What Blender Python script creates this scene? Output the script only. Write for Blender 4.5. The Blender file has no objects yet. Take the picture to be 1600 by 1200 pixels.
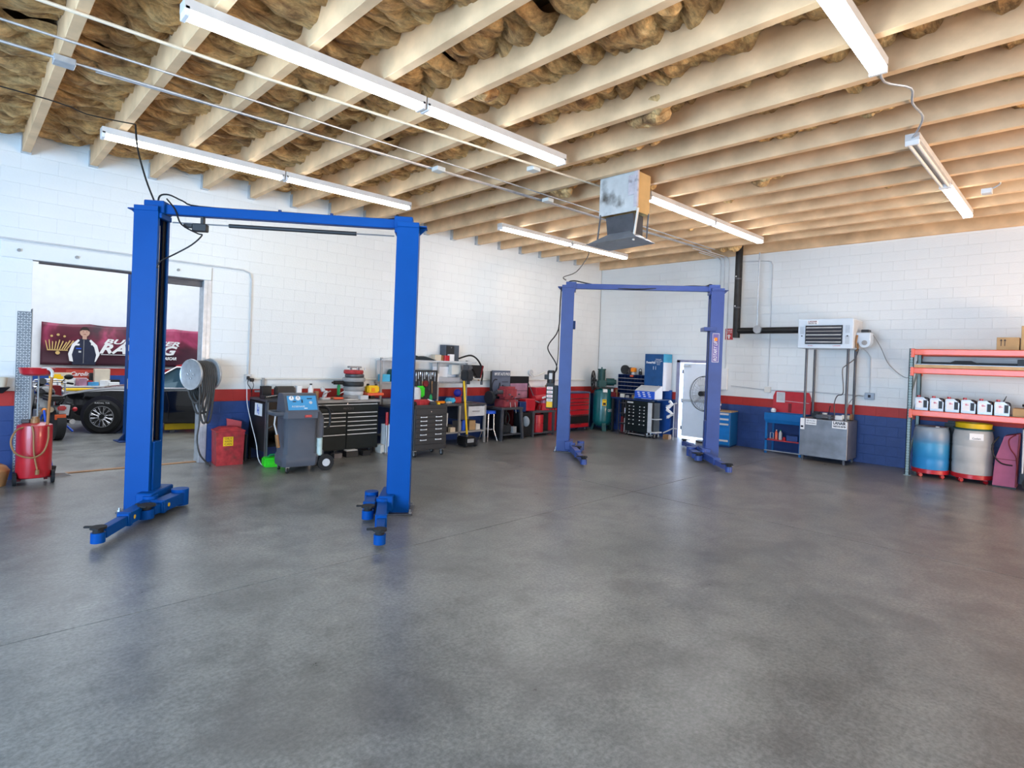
import bpy, bmesh, math, random
from mathutils import Vector, Matrix, noise
PI = math.pi
R = random.Random(7)
SC = bpy.context.scene
COL = SC.collection

# ---------------------------------------------------------------- camera
YAW, PITCH, ROLL, EYE = 0.7869, 0.0041, 0.0380, 1.894
FPX, CX, CY = 883.28, 804.77, 567.49
a = Vector((math.cos(YAW)*math.cos(PITCH), math.sin(YAW)*math.cos(PITCH), -math.sin(PITCH)))
r0 = Vector((math.sin(YAW), -math.cos(YAW), 0)); u0 = r0.cross(a)
rr = math.cos(ROLL)*r0 + math.sin(ROLL)*u0; uu = -math.sin(ROLL)*r0 + math.cos(ROLL)*u0
cam = bpy.data.objects.new('camera', bpy.data.cameras.new('camera')); COL.objects.link(cam)
cam.matrix_world = Matrix(((rr.x, uu.x, -a.x, 0), (rr.y, uu.y, -a.y, 0), (rr.z, uu.z, -a.z, EYE), (0, 0, 0, 1)))
cam.data.sensor_width = 36; cam.data.lens = FPX/1600*36
cam.data.shift_x = (800-CX)/1600; cam.data.shift_y = (CY-600)/1600
cam.data.clip_start = .05; cam.data.clip_end = 200
SC.camera = cam

# ---------------------------------------------------------------- world, daylight through the open bays, added fills, exposure
W = bpy.data.worlds.new('world'); SC.world = W; W.use_nodes = True
W.node_tree.nodes['Background'].inputs[0].default_value = (.80, .89, 1, 1)
W.node_tree.nodes['Background'].inputs[1].default_value = 3.0
def area(name, loc, to, sx, sy, power, col):
    l = bpy.data.lights.new(name, 'AREA'); l.shape = 'RECTANGLE'; l.size = sx; l.size_y = sy; l.energy = power; l.color = col
    o = bpy.data.objects.new(name, l); COL.objects.link(o); o.location = loc
    o.rotation_euler = (Vector(to)-Vector(loc)).to_track_quat('-Z', 'Y').to_euler(); return o
area('bay_daylight_south', (5.5, -5.4, 1.9), (5.0, 5, 1.5), 12, 3.6, 150, (.85, .93, 1))
area('bay_daylight_west', (-5.4, 1.9, 1.9), (5, 3.2, 1.5), 6.5, 3.6, 1750, (.40, .67, 1))
area('warm_ceiling_fill', (10.2, -6.6, .1), (10.2, -1.0, 7), 5, 2, 1500, (1, .64, .36))  # added unseen lamp, warms the right-hand joists from below
area('daylight_outside_door', (14.75, 7.2, 1.15), (0, 7.2, 1.0), 1.3, 2.3, 320, (.58, .76, 1))
area('next_room_fill', (3.2, 15.4, 5.2), (3.2, 15.6, 0), 9, 8, 860, (.86, .92, 1))  # added area lamp under the closed ceiling, brightens the next room
SC.view_settings.view_transform = 'Standard'; SC.view_settings.look = 'None'
SC.view_settings.gamma = 1; SC.view_settings.use_curve_mapping = False
SC.view_settings.exposure = -0.30

# ---------------------------------------------------------------- helpers
ORD = ('first', 'second', 'third', 'fourth', 'fifth', 'sixth', 'seventh', 'eighth', 'ninth', 'tenth', 'eleventh', 'twelfth', 'thirteenth', 'last')
class G:
    def __init__(s): s.bm = bmesh.new()
    def _m(s, vs, rz=0, c=(0, 0, 0), rx=0, ry=0):
        if rz or rx or ry:
            m = Matrix.Rotation(rz, 4, 'Z') @ Matrix.Rotation(ry, 4, 'Y') @ Matrix.Rotation(rx, 4, 'X')
            c = Vector(c)
            for v in vs: v.co = m @ (v.co-c) + c
    def box(s, cx, cy, cz, sx, sy, sz, bev=0, rz=0, rx=0, ry=0):
        r = bmesh.ops.create_cube(s.bm, size=1); vs = r['verts']
        for v in vs: v.co = Vector((cx+v.co.x*sx, cy+v.co.y*sy, cz+v.co.z*sz))
        if bev:
            es = list({e for v in vs for e in v.link_edges})
            q = bmesh.ops.bevel(s.bm, geom=es, offset=bev, segments=1 if bev < .02 else 2, affect='EDGES', clamp_overlap=True)
            vs = list({v for f in q['faces'] for v in f.verts} | {v for v in vs if v.is_valid})
        s._m(vs, rz, (cx, cy, cz), rx, ry); return s
    def b2(s, x0, y0, z0, x1, y1, z1, bev=0):
        return s.box((x0+x1)/2, (y0+y1)/2, (z0+z1)/2, abs(x1-x0), abs(y1-y0), abs(z1-z0), bev)
    def cyl(s, p0, p1, r0, r1=None, n=16, cap=True):
        p0 = Vector(p0); p1 = Vector(p1); r1 = r0 if r1 is None else r1
        d = p1-p0; q = d.to_track_quat('Z', 'Y')
        A = [s.bm.verts.new(p0+q@Vector((r0*math.cos(2*PI*i/n), r0*math.sin(2*PI*i/n), 0))) for i in range(n)]
        B = [s.bm.verts.new(p1+q@Vector((r1*math.cos(2*PI*i/n), r1*math.sin(2*PI*i/n), 0))) for i in range(n)]
        for i in range(n): s.bm.faces.new((A[i], A[(i+1) % n], B[(i+1) % n], B[i]))
        if cap: s.bm.faces.new(A[::-1]); s.bm.faces.new(B)
        return s
    def tube(s, pts, r, n=8, closed=False, sub=0):
        P = [Vector(p) for p in pts]
        if sub:                                                     # Catmull-Rom smoothing
            Q = []; m = len(P)
            for i in range(m if closed else m-1):
                g = (lambda k: P[k % m]) if closed else (lambda k: P[max(0, min(m-1, k))])
                p0, p1, p2, p3 = g(i-1), g(i), g(i+1), g(i+2)
                for k in range(sub):
                    t = k/sub
                    Q.append(.5*((2*p1)+(p2-p0)*t+(2*p0-5*p1+4*p2-p3)*t*t+(3*p1-p0-3*p2+p3)*t**3))
            if not closed: Q.append(P[-1])
            P = Q
        m = len(P); rings = []; q = None
        for i, p in enumerate(P):
            d = (P[(i+1) % m]-P[i-1]) if closed else (P[min(i+1, m-1)]-P[max(i-1, 0)])
            if d.length < 1e-9: d = Vector((0, 0, 1))
            d.normalize()
            if q is None: q = d.to_track_quat('Z', 'Y')
            else: q = (q@Vector((0, 0, 1))).rotation_difference(d) @ q
            rings.append([s.bm.verts.new(p+q@Vector((r*math.cos(2*PI*k/n), r*math.sin(2*PI*k/n), 0))) for k in range(n)])
        for i in range(m if closed else m-1):
            A, B = rings[i], rings[(i+1) % m]
            for k in range(n): s.bm.faces.new((A[k], A[(k+1) % n], B[(k+1) % n], B[k]))
        if not closed: s.bm.faces.new(rings[0][::-1]); s.bm.faces.new(rings[-1])
        return s
    def lathe(s, prof, c=(0, 0, 0), n=20, axis='z'):
        rings = []
        for r, z in prof:
            ring = []
            for k in range(n):
                t = 2*PI*k/n; x, y = r*math.cos(t), r*math.sin(t)
                p = {'z': (x, y, z), 'x': (z, x, y), 'y': (y, z, x)}[axis]
                ring.append(s.bm.verts.new(Vector(c)+Vector(p)))
            rings.append(ring)
        for A, B in zip(rings, rings[1:]):
            for k in range(n): s.bm.faces.new((A[k], A[(k+1) % n], B[(k+1) % n], B[k]))
        s.bm.faces.new(rings[0][::-1]); s.bm.faces.new(rings[-1]); return s
    def prism(s, poly, t0, t1, plane='xz'):
        f = {'xz': lambda p, t: (p[0], t, p[1]), 'xy': lambda p, t: (p[0], p[1], t), 'yz': lambda p, t: (t, p[0], p[1])}[plane]
        A = [s.bm.verts.new(f(p, t0)) for p in poly]; B = [s.bm.verts.new(f(p, t1)) for p in poly]; n = len(poly)
        for i in range(n): s.bm.faces.new((A[i], A[(i+1) % n], B[(i+1) % n], B[i]))
        s.bm.faces.new(A[::-1]); s.bm.faces.new(B); return s
    def ball(s, c, r, sx=1, sy=1, sz=1, n=12):
        q = bmesh.ops.create_uvsphere(s.bm, u_segments=n, v_segments=max(6, n//2), radius=r)
        for v in q['verts']: v.co = Vector((c[0]+v.co.x*sx, c[1]+v.co.y*sy, c[2]+v.co.z*sz))
        return s
    def loft(s, rings, cap=True):
        V = [[s.bm.verts.new(p) for p in r] for r in rings]; n = len(V[0])
        for A, B in zip(V, V[1:]):
            for k in range(n): s.bm.faces.new((A[k], A[(k+1) % n], B[(k+1) % n], B[k]))
        if cap: s.bm.faces.new(V[0][::-1]); s.bm.faces.new(V[-1])
        return s
    def grid(s, f, nu, nv):
        V = [[s.bm.verts.new(f(i/nu, j/nv)) for j in range(nv+1)] for i in range(nu+1)]
        for i in range(nu):
            for j in range(nv): s.bm.faces.new((V[i][j], V[i+1][j], V[i+1][j+1], V[i][j+1]))
        return s
    def mesh(s, name, smooth=False):
        bmesh.ops.recalc_face_normals(s.bm, faces=s.bm.faces)
        me = bpy.data.meshes.new(name); s.bm.to_mesh(me); s.bm.free()
        if smooth:
            for p in me.polygons: p.use_smooth = True
            try: me.set_sharp_from_angle(angle=math.radians(40))
            except Exception: pass
        return me
    def out(s, name, m, parent=None, loc=(0, 0, 0), rz=0, smooth=True):
        return put(name, s.mesh(name, smooth), m, parent, loc, rz)
def put(name, me, m, parent=None, loc=(0, 0, 0), rz=0):
    o = bpy.data.objects.new(name, me)
    if m is not None and not me.materials: me.materials.append(m)
    COL.objects.link(o); o.location = loc; o.rotation_euler = (0, 0, rz)
    if parent is not None: o.parent = parent
    return o
def tag(o, label, cat, group=None):
    o['label'] = label; o['category'] = cat
    if group: o['group'] = group
    return o
def T(name, label, cat, loc=(0, 0, 0), rz=0, group=None):
    o = bpy.data.objects.new(name, None); COL.objects.link(o); o.location = loc; o.rotation_euler = (0, 0, rz)
    o.empty_display_size = .1
    return tag(o, label, cat, group)
def S(o): o['kind'] = 'structure'; return o
def stuff(o): o['kind'] = 'stuff'; return o
def kids(o): return [c for c in COL.objects if c.parent == o]
def dup(root, loc, rz=None, label=None, children=None):
    r = root.copy(); COL.objects.link(r); r.location = loc
    if rz is not None: r.rotation_euler = (0, 0, rz)
    if label: r['label'] = label
    for ch in (children if children is not None else kids(root)):
        c = ch.copy(); COL.objects.link(c); c.parent = r
        for g in kids(ch):
            d = g.copy(); COL.objects.link(d); d.parent = c
    return r
def text(name, s, size, m, parent, loc, rot=(PI/2, 0, 0), shear=0, ext=.0008, bold=0, width=None, sx=1):
    cu = bpy.data.curves.new(name, 'FONT'); cu.body = s; cu.size = size; cu.align_x = 'CENTER'; cu.align_y = 'CENTER'
    cu.shear = shear; cu.extrude = ext; cu.offset = bold; cu.resolution_u = 2
    t = bpy.data.objects.new(name, cu); COL.objects.link(t)
    bpy.context.view_layer.update()
    me = bpy.data.meshes.new_from_object(t.evaluated_get(bpy.context.evaluated_depsgraph_get()))
    bpy.data.objects.remove(t)
    if width:
        xs = [v.co.x for v in me.vertices]
        if xs: sx = width/(max(xs)-min(xs))
    if sx != 1:
        for v in me.vertices: v.co.x *= sx
    o = put(name, me, m, parent, loc); o.rotation_euler = rot; return o

# ---------------------------------------------------------------- materials
def mat(name, c, rough=.5, metal=0, var=.12, scale=6, bump=0, bscale=60, dirt=0, coat=0, emit=None, spec=0):
    m = bpy.data.materials.new(name); m.use_nodes = True; nt = m.node_tree; N = nt.nodes; L = nt.links
    b = N['Principled BSDF']; b.inputs['Roughness'].default_value = rough; b.inputs['Metallic'].default_value = metal
    b.inputs['Coat Weight'].default_value = coat; b.inputs['Specular IOR Level'].default_value = spec if spec else (.5 if coat else .3)
    b.inputs['Base Color'].default_value = (*c, 1)
    if emit: b.inputs['Emission Color'].default_value = (*emit[0], 1); b.inputs['Emission Strength'].default_value = emit[1]
    tc = N.new('ShaderNodeTexCoord')
    if var:
        n = N.new('ShaderNodeTexNoise'); n.inputs['Scale'].default_value = scale; n.inputs['Detail'].default_value = 5
        L.new(tc.outputs['Object'], n.inputs['Vector'])
        r = N.new('ShaderNodeValToRGB'); r.color_ramp.elements[0].position = .3; r.color_ramp.elements[1].position = .7
        r.color_ramp.elements[0].color = (*[x*(1-var) for x in c], 1); r.color_ramp.elements[1].color = (*[min(1, x*(1+var)) for x in c], 1)
        L.new(n.outputs['Fac'], r.inputs['Fac']); last = r.outputs['Color']
        if dirt:
            n2 = N.new('ShaderNodeTexNoise'); n2.inputs['Scale'].default_value = scale*.6; n2.inputs['Detail'].default_value = 8
            L.new(tc.outputs['Object'], n2.inputs['Vector'])
            r2 = N.new('ShaderNodeValToRGB'); r2.color_ramp.elements[0].position = .55; r2.color_ramp.elements[1].position = .72
            r2.color_ramp.elements[0].color = (0, 0, 0, 1); r2.color_ramp.elements[1].color = (dirt, dirt, dirt, 1)
            L.new(n2.outputs['Fac'], r2.inputs['Fac'])
            x = N.new('ShaderNodeMixRGB'); x.inputs['Color2'].default_value = (.06, .045, .03, 1)
            L.new(r2.outputs['Color'], x.inputs['Fac']); L.new(last, x.inputs['Color1']); last = x.outputs['Color']
        L.new(last, b.inputs['Base Color'])
    if bump:
        n3 = N.new('ShaderNodeTexNoise'); n3.inputs['Scale'].default_value = bscale; n3.inputs['Detail'].default_value = 4
        L.new(tc.outputs['Object'], n3.inputs['Vector'])
        bp = N.new('ShaderNodeBump'); bp.inputs['Strength'].default_value = bump; bp.inputs['Distance'].default_value = .01
        L.new(n3.outputs['Fac'], bp.inputs['Height']); L.new(bp.outputs['Normal'], b.inputs['Normal'])
    return m
M = {}
def mk(n, *a, **k): M[n] = mat(n, *a, **k); return M[n]
mk('white_block', (.77, .79, .785), .55, var=.035, scale=1.2, bump=.25, bscale=35)
mk('red_block', (.40, .03, .025), .5, var=.14, scale=3, bump=.25, bscale=35)
mk('blue_block', (.028, .062, .20), .5, var=.2, scale=3, bump=.25, bscale=35)
mk('mortar', (.62, .62, .60), .7, var=.08)
mk('plaster', (.80, .82, .85), .6, var=.03)
mk('joist_wood', (.76, .515, .295), .6, var=.2, scale=2.2, bump=.15, bscale=20, dirt=.25)
mk('deck_wood', (.30, .22, .13), .8, var=.25, scale=3)
mk('lift_blue', (.0, .058, .26), .46, var=.04, scale=4, spec=.12)
mk('lift_blue_hazed', (.030, .068, .26), .38, var=.12, scale=3, coat=.1)  # lift blue with the door's light haze put into it as violet
mk('dark_blue', (.01, .04, .16), .4)
mk('cab_blue', (.006, .12, .34), .35, var=.1)
mk('navy', (.012, .035, .13), .35)
mk('steel', (.42, .43, .45), .35, .8, var=.12)
mk('galv', (.52, .55, .58), .4, .6, var=.12, scale=14)
mk('chrome', (.55, .55, .57), .25, 1, var=0)
mk('dark_steel', (.10, .10, .11), .42, .5, var=.2)
mk('tank_steel', (.20, .215, .24), .38, .45, var=.2, scale=4)
mk('black', (.012, .012, .013), .45, var=.1)
mk('rubber', (.017, .017, .018), .75, var=.2)
mk('gloss_black', (.006, .006, .008), .12, coat=.6, var=0)
mk('chest_black', (.010, .016, .018), .45, var=.12, spec=.15)
mk('charcoal', (.024, .026, .029), .45, var=.15)
mk('grey_plastic', (.085, .098, .125), .5, var=.06)
mk('grey', (.30, .30, .30), .5, var=.1)
mk('light_grey', (.56, .58, .60), .5, var=.08)
mk('white', (.80, .80, .80), .45, var=.03)
mk('off_white', (.68, .67, .62), .5, var=.08)
mk('door_white', (.82, .85, .90), .35, var=.02)
mk('heater_white', (.60, .68, .76), .38, var=.03)
mk('red', (.46, .012, .02), .32, var=.1, coat=.2)
mk('red_worn', (.40, .03, .035), .5, var=.3, scale=12, dirt=.5)
mk('dark_red', (.16, .012, .016), .5, var=.15)
mk('orange', (.75, .10, .035), .35, var=.1, coat=.2)
mk('amber', (.85, .25, .01), .3, var=0)
mk('yellow', (.80, .50, .01), .4, var=.08)
mk('lime', (.05, .78, .03), .4, var=.05)
mk('green', (.01, .30, .09), .45)
mk('teal', (.004, .115, .125), .3, var=.1, coat=.4)
mk('dark_teal', (.015, .075, .075), .45, var=.15)
mk('panel_blue', (.07, .32, .60), .4, var=.04)
mk('bright_blue', (.02, .10, .60), .4, var=.04)
mk('sky_blue', (.06, .42, .68), .4)
mk('drum_blue', (.03, .26, .52), .42, var=.3, scale=3)
mk('drum_white', (.47, .46, .44), .5, var=.1, scale=3, dirt=.3)
mk('mauve', (.36, .09, .17), .55, var=.1)
mk('pink_sheen', (.62, .34, .46), .25, .5, var=.15, scale=7)
mk('cardboard', (.44, .29, .145), .75, var=.08)
mk('card_light', (.62, .54, .42), .75, var=.06)
mk('plywood', (.62, .40, .17), .65, var=.14, scale=3)
mk('board_wood', (.50, .34, .18), .65, var=.15, scale=4)
mk('flaked_paint', (.58, .58, .56), .6, var=.12, scale=5, dirt=.9)
mk('copper', (.42, .2, .08), .4, .3)
mk('bronze', (.30, .16, .07), .45, .2)
mk('glass_dark', (.05, .10, .13), .05, .2, var=0)
mk('jug_silver', (.46, .47, .50), .32, .25, var=.05)
mk('label_white', (.82, .82, .82), .5, var=0)
mk('ink', (.02, .02, .03), .5, var=0)
mk('chrome_bright', (.72, .74, .75), .4, var=0)  # chrome pulls: their bright reflection put into a flat white
mk('dull_red', (.30, .045, .055), .5, var=.25, scale=9, dirt=.3)
mk('rack_green', (.22, .29, .29), .45, .3, var=.15)
mk('pipe_black', (.03, .03, .03), .4, .5, var=.3, scale=5)
mk('skin', (.55, .33, .25), .5, var=0)
mk('hose_grey', (.06, .058, .056), .6, var=.2)
mk('wire', (.50, .50, .50), .4, .6, var=0)
mk('cream_tube', (.66, .58, .45), .5, var=.06)
mk('diamond', (.20, .24, .28), .45, .5, var=.1)
mk('diamond_bump', (.62, .68, .72), .4, .3, var=.05)
mk('tube_lit', (.9, .9, .9), .3, var=0, emit=((1, .98, .84), 22))
mk('tube_cool', (.9, .9, .9), .3, var=0, emit=((.84, .94, 1), 28))
mk('tube_far', (.9, .9, .9), .3, var=0, emit=((.97, .99, 1), 44))
mk('tube_off', (.75, .74, .70), .3, var=0)
mk('fixture', (.60, .59, .57), .4, var=.06)

def node_mat(name, build):
    m = bpy.data.materials.new(name); m.use_nodes = True; nt = m.node_tree
    build(nt.nodes, nt.links, nt.nodes['Principled BSDF']); M[name] = m
def ramp(N, stops):
    r = N.new('ShaderNodeValToRGB'); e = r.color_ramp.elements
    while len(e) > 1: e.remove(e[-1])
    e[0].position = stops[0][0]; e[0].color = (*stops[0][1], 1)
    for p, c in stops[1:]:
        q = e.new(p); q.color = (*c, 1)
    return r
def noise_n(N, L, vec, scale, detail=5, rough=.55, dist=0):
    n = N.new('ShaderNodeTexNoise'); n.inputs['Scale'].default_value = scale; n.inputs['Detail'].default_value = detail
    n.inputs['Roughness'].default_value = rough; n.inputs['Distortion'].default_value = dist
    L.new(vec, n.inputs['Vector']); return n
def mixc(N, L, f, c1, c2, mode='MIX'):
    x = N.new('ShaderNodeMixRGB'); x.blend_type = mode
    for v, i in ((f, 0), (c1, 1), (c2, 2)):
        if hasattr(v, 'links'): L.new(v, x.inputs[i])
        elif isinstance(v, (int, float)): x.inputs[i].default_value = v
        else: x.inputs[i].default_value = (*v, 1)
    return x.outputs[0]
def b_floor(N, L, b):
    g = N.new('ShaderNodeNewGeometry').outputs['Position']
    n1 = noise_n(N, L, g, .55, 6, .6, .4); n2 = noise_n(N, L, g, 2.6, 10, .72); n3 = noise_n(N, L, g, 38, 5, .7); n4 = noise_n(N, L, g, 1.1, 7, .62, .8)
    r1 = ramp(N, [(.3, (.140, .142, .134)), (.5, (.184, .185, .176)), (.68, (.234, .233, .221))]); L.new(n1.outputs['Fac'], r1.inputs['Fac'])
    r2 = ramp(N, [(.34, (.66, .66, .66)), (.5, (1, 1, 1)), (.66, (1.22, 1.21, 1.18))]); L.new(n2.outputs['Fac'], r2.inputs['Fac'])
    c = mixc(N, L, 1.0, r1.outputs[0], r2.outputs[0], 'MULTIPLY')
    r3 = ramp(N, [(.36, (.72, .72, .72)), (.64, (1.26, 1.26, 1.26))]); L.new(n3.outputs['Fac'], r3.inputs['Fac'])
    c = mixc(N, L, 1.0, c, r3.outputs[0], 'MULTIPLY')
    r4 = ramp(N, [(.50, (0, 0, 0)), (.66, (.5, .5, .5))]); L.new(n4.outputs['Fac'], r4.inputs['Fac'])
    c = mixc(N, L, r4.outputs[0], c, (.075, .073, .072))
    n5 = noise_n(N, L, g, 9, 6, .7); n6 = noise_n(N, L, g, .8, 2)
    r5 = ramp(N, [(.66, (0, 0, 0)), (.74, (.45, .45, .45))]); L.new(n5.outputs['Fac'], r5.inputs['Fac'])
    r6 = ramp(N, [(.55, (0, 0, 0)), (.62, (1, 1, 1))]); L.new(n6.outputs['Fac'], r6.inputs['Fac'])
    c = mixc(N, L, mixc(N, L, 1.0, r5.outputs[0], r6.outputs[0], 'MULTIPLY'), c, (.45, .44, .42))
    L.new(c, b.inputs['Base Color'])
    rr_ = ramp(N, [(.3, (.27, .27, .27)), (.7, (.35, .35, .35))]); L.new(n2.outputs['Fac'], rr_.inputs['Fac']); L.new(rr_.outputs[0], b.inputs['Roughness'])
    bp = N.new('ShaderNodeBump'); bp.inputs['Strength'].default_value = .12; bp.inputs['Distance'].default_value = .004
    L.new(n3.outputs['Fac'], bp.inputs['Height']); L.new(bp.outputs['Normal'], b.inputs['Normal'])
node_mat('concrete', b_floor)
def b_insul(N, L, b):
    g = N.new('ShaderNodeNewGeometry').outputs['Position']
    mp = N.new('ShaderNodeMapping'); mp.inputs['Scale'].default_value = (.8, 2.0, 1); L.new(g, mp.inputs['Vector'])
    n1 = noise_n(N, L, mp.outputs[0], 1.9, 9, .70, .9); n2 = noise_n(N, L, mp.outputs[0], 11, 8, .75); n3 = noise_n(N, L, g, .9, 3)
    r1 = ramp(N, [(.30, (.085, .038, .014)), (.41, (.33, .175, .065)), (.51, (.57, .345, .14)), (.62, (.76, .52, .24)), (.76, (.90, .72, .42))])
    L.new(n1.outputs['Fac'], r1.inputs['Fac'])
    r2 = ramp(N, [(.32, (.42, .40, .36)), (.5, (1, 1, 1)), (.68, (1.4, 1.38, 1.3))]); L.new(n2.outputs['Fac'], r2.inputs['Fac'])
    c = mixc(N, L, 1.0, r1.outputs[0], r2.outputs[0], 'MULTIPLY')
    r3 = ramp(N, [(.45, (0, 0, 0)), (.7, (.12, .12, .12))]); L.new(n3.outputs['Fac'], r3.inputs['Fac'])
    c = mixc(N, L, r3.outputs[0], c, (.34, .27, .17))
    L.new(c, b.inputs['Base Color']); b.inputs['Roughness'].default_value = .95
    bp = N.new('ShaderNodeBump'); bp.inputs['Strength'].default_value = .9; bp.inputs['Distance'].default_value = .03
    L.new(n2.outputs['Fac'], bp.inputs['Height']); L.new(bp.outputs['Normal'], b.inputs['Normal'])
node_mat('insulation', b_insul)
def b_banner(N, L, b):
    g = N.new('ShaderNodeTexCoord').outputs['Object']
    n = noise_n(N, L, g, 1.1, 3, .5, .6)
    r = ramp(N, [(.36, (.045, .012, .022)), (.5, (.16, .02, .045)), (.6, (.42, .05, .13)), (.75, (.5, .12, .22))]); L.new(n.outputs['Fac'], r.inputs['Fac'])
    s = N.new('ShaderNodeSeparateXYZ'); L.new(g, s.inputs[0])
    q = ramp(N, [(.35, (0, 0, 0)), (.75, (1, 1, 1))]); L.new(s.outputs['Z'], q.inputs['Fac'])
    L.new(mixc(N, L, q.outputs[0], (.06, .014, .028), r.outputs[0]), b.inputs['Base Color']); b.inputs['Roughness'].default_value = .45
node_mat('banner_print', b_banner)
def b_drum(N, L, b):
    g = N.new('ShaderNodeTexCoord').outputs['Object']
    s = N.new('ShaderNodeSeparateXYZ'); L.new(g, s.inputs[0]); n = noise_n(N, L, g, 4, 5)
    ad = N.new('ShaderNodeMath'); ad.operation = 'MULTIPLY_ADD'; ad.inputs[1].default_value = .16; L.new(n.outputs['Fac'], ad.inputs[0]); L.new(s.outputs['Z'], ad.inputs[2])
    r = ramp(N, [(.3, (.015, .22, .50)), (.60, (.03, .25, .46)), (.72, (.16, .24, .34)), (.9, (.24, .29, .34))]); L.new(ad.outputs[0], r.inputs['Fac'])
    L.new(r.outputs[0], b.inputs['Base Color']); b.inputs['Roughness'].default_value = .4
node_mat('drum_faded', b_drum)
# ---------------------------------------------------------------- the room
YL, XR = 10.335, 13.855
B = .2032
def jz(x): return 4.478 + .0175*x
# floor: a bed under four big slabs, so that the control joints are real gaps
fl = S(G().b2(-5.6, -5.6, -.30, 14.4, 20.6, -.06).out('floor', M['mortar'], smooth=False))
g = .004
for x0, x1, y0, y1 in ((-5.6, 7.3-g, -5.6, 4.7-g), (7.3+g, 14.3, -5.6, 4.7-g), (-5.6, 7.3-g, 4.7+g, 10.43), (7.3+g, 14.3, 4.7+g, 10.43), (-5.6, 14.3, 10.47, 20.6)):
    G().b2(x0, y0, -.06, x1, y1, 0, .003).out('concrete_slab', M['concrete'], fl, smooth=False)

def block_mesh(name, w, d=.03):
    h = B; e = .002; c = .0026
    return G().loft([[(0, 0, 0), (w, 0, 0), (w, 0, h), (0, 0, h)],
                     [(.0002, -d+.002, e*.3), (w-.0002, -d+.002, e*.3), (w-.0002, -d+.002, h-e*.3), (.0002, -d+.002, h-e*.3)],
                     [(.0012, -d, c), (w-.0012, -d, c), (w-.0012, -d, h-c), (.0012, -d, h-c)]]).mesh(name)
BW = .4064
def cut(spans, a0, a1):
    out = []
    for s0, s1 in spans:
        if a1 <= s0 or a0 >= s1: out.append((s0, s1)); continue
        if a0 > s0+.02: out.append((s0, a0))
        if a1 < s1-.02: out.append((a1, s1))
    return out
def block_wall(parent, lo, hi, holes, to_world, rz, near, n_single=298):
    bl = []
    for k in range(25):
        z = k*B; off = (k % 2)*BW/2; n0 = math.floor((lo-off)/BW)
        x = n0*BW+off
        while x < hi:
            sp = [(max(x, lo), min(x+BW, hi))]
            for h0, h1, z0, z1 in holes:
                if z+B*.5 > z0 and z+B*.5 < z1: sp = cut(sp, h0, h1)
            for s0, s1 in sp:
                if s1-s0 > .03: bl.append((s0, s1, k))
            x += BW
    bl.sort(key=lambda t: near((t[0]+t[1])/2, t[2]*B))
    cache = {}; mats = lambda k: 'red_block' if k == 5 else ('blue_block' if k < 5 else 'white_block')
    rest = {}
    for i, (s0, s1, k) in enumerate(bl):
        mn = mats(k)
        if i < n_single:
            key = (round(s1-s0, 3), mn)
            if key not in cache:
                cache[key] = block_mesh('block', s1-s0); cache[key].materials.append(M[mn])
            put('block', cache[key], None, parent, to_world(s0, k*B), rz)
        else: rest.setdefault(mn, []).append((s0, s1, k))
    # the small far blocks: one joined part
    bm = bmesh.new(); names = list(rest); me = bpy.data.meshes.new('far_blocks')
    for mi, mn in enumerate(names):
        for s0, s1, k in rest[mn]:
            q = block_mesh('tmp', s1-s0); nf = len(bm.faces)
            m4 = Matrix.Translation(to_world(s0, k*B)) @ Matrix.Rotation(rz, 4, 'Z')
            q.transform(m4); bm.from_mesh(q); bpy.data.meshes.remove(q)
            bm.faces.ensure_lookup_table()
            for f in list(bm.faces)[nf:]: f.material_index = mi
    bm.to_mesh(me); bm.free()
    for mn in names: me.materials.append(M[mn])
    stuff(put('far_blocks', me, None, parent))
# left wall with the big doorway (opening x .77 .. 3.0, top 3.05, a notch at its upper left)
wl = S(G().b2(-5.6, YL+.03, 0, .77, 10.55, 5.1).b2(3.0, YL+.03, 0, 14.2, 10.55, 5.1).b2(.77, YL+.03, 3.05, 3.0, 10.55, 5.1).out('wall_left', M['mortar'], smooth=False))
block_wall(wl, -5.3, XR, [(.60, 3.06, 3.0, 3.25), (.77, 3.06, 2.84, 3.3), (.77, 3.0, -1, 2.84)], lambda x, z: (x, YL+.03, z), 0, lambda x, z: (x-.9)**2 if x > .3 else 199-x)
# right wall with the personnel door
DY0, DY1, DZ = 6.76, 7.67, 2.03
wr = S(G().b2(XR+.03, -5.6, 0, 14.2, DY0, 5.1).b2(XR+.03, DY1, 0, 14.2, 10.55, 5.1).b2(XR+.03, DY0, DZ, 14.2, DY1, 5.1).out('wall_right', M['mortar'], smooth=False))
block_wall(wr, -10.32, 5.3, [(-DY1-.05, -DY0+.05, -1, DZ+.02)], lambda s, z: (XR+.03, -s, z), -PI/2, lambda s, z: -s if s < -.3 else 99+s)
# walls behind the camera, each with an open bay
S(G().b2(-5.6, -5.6, 0, -1, -5.45, 5.1).b2(12.5, -5.6, 0, 14.2, -5.45, 5.1).b2(-1, -5.6, 3.8, 12.5, -5.45, 5.1).out('wall_south', M['plaster'], smooth=False))
S(G().b2(-5.6, -5.6, 0, -5.45, -.3, 5.1).b2(-5.6, 7.5, 0, -5.45, 20.6, 5.1).b2(-5.6, -.3, 3.8, -5.45, 7.5, 5.1).out('wall_west', M['plaster'], smooth=False))
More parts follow.
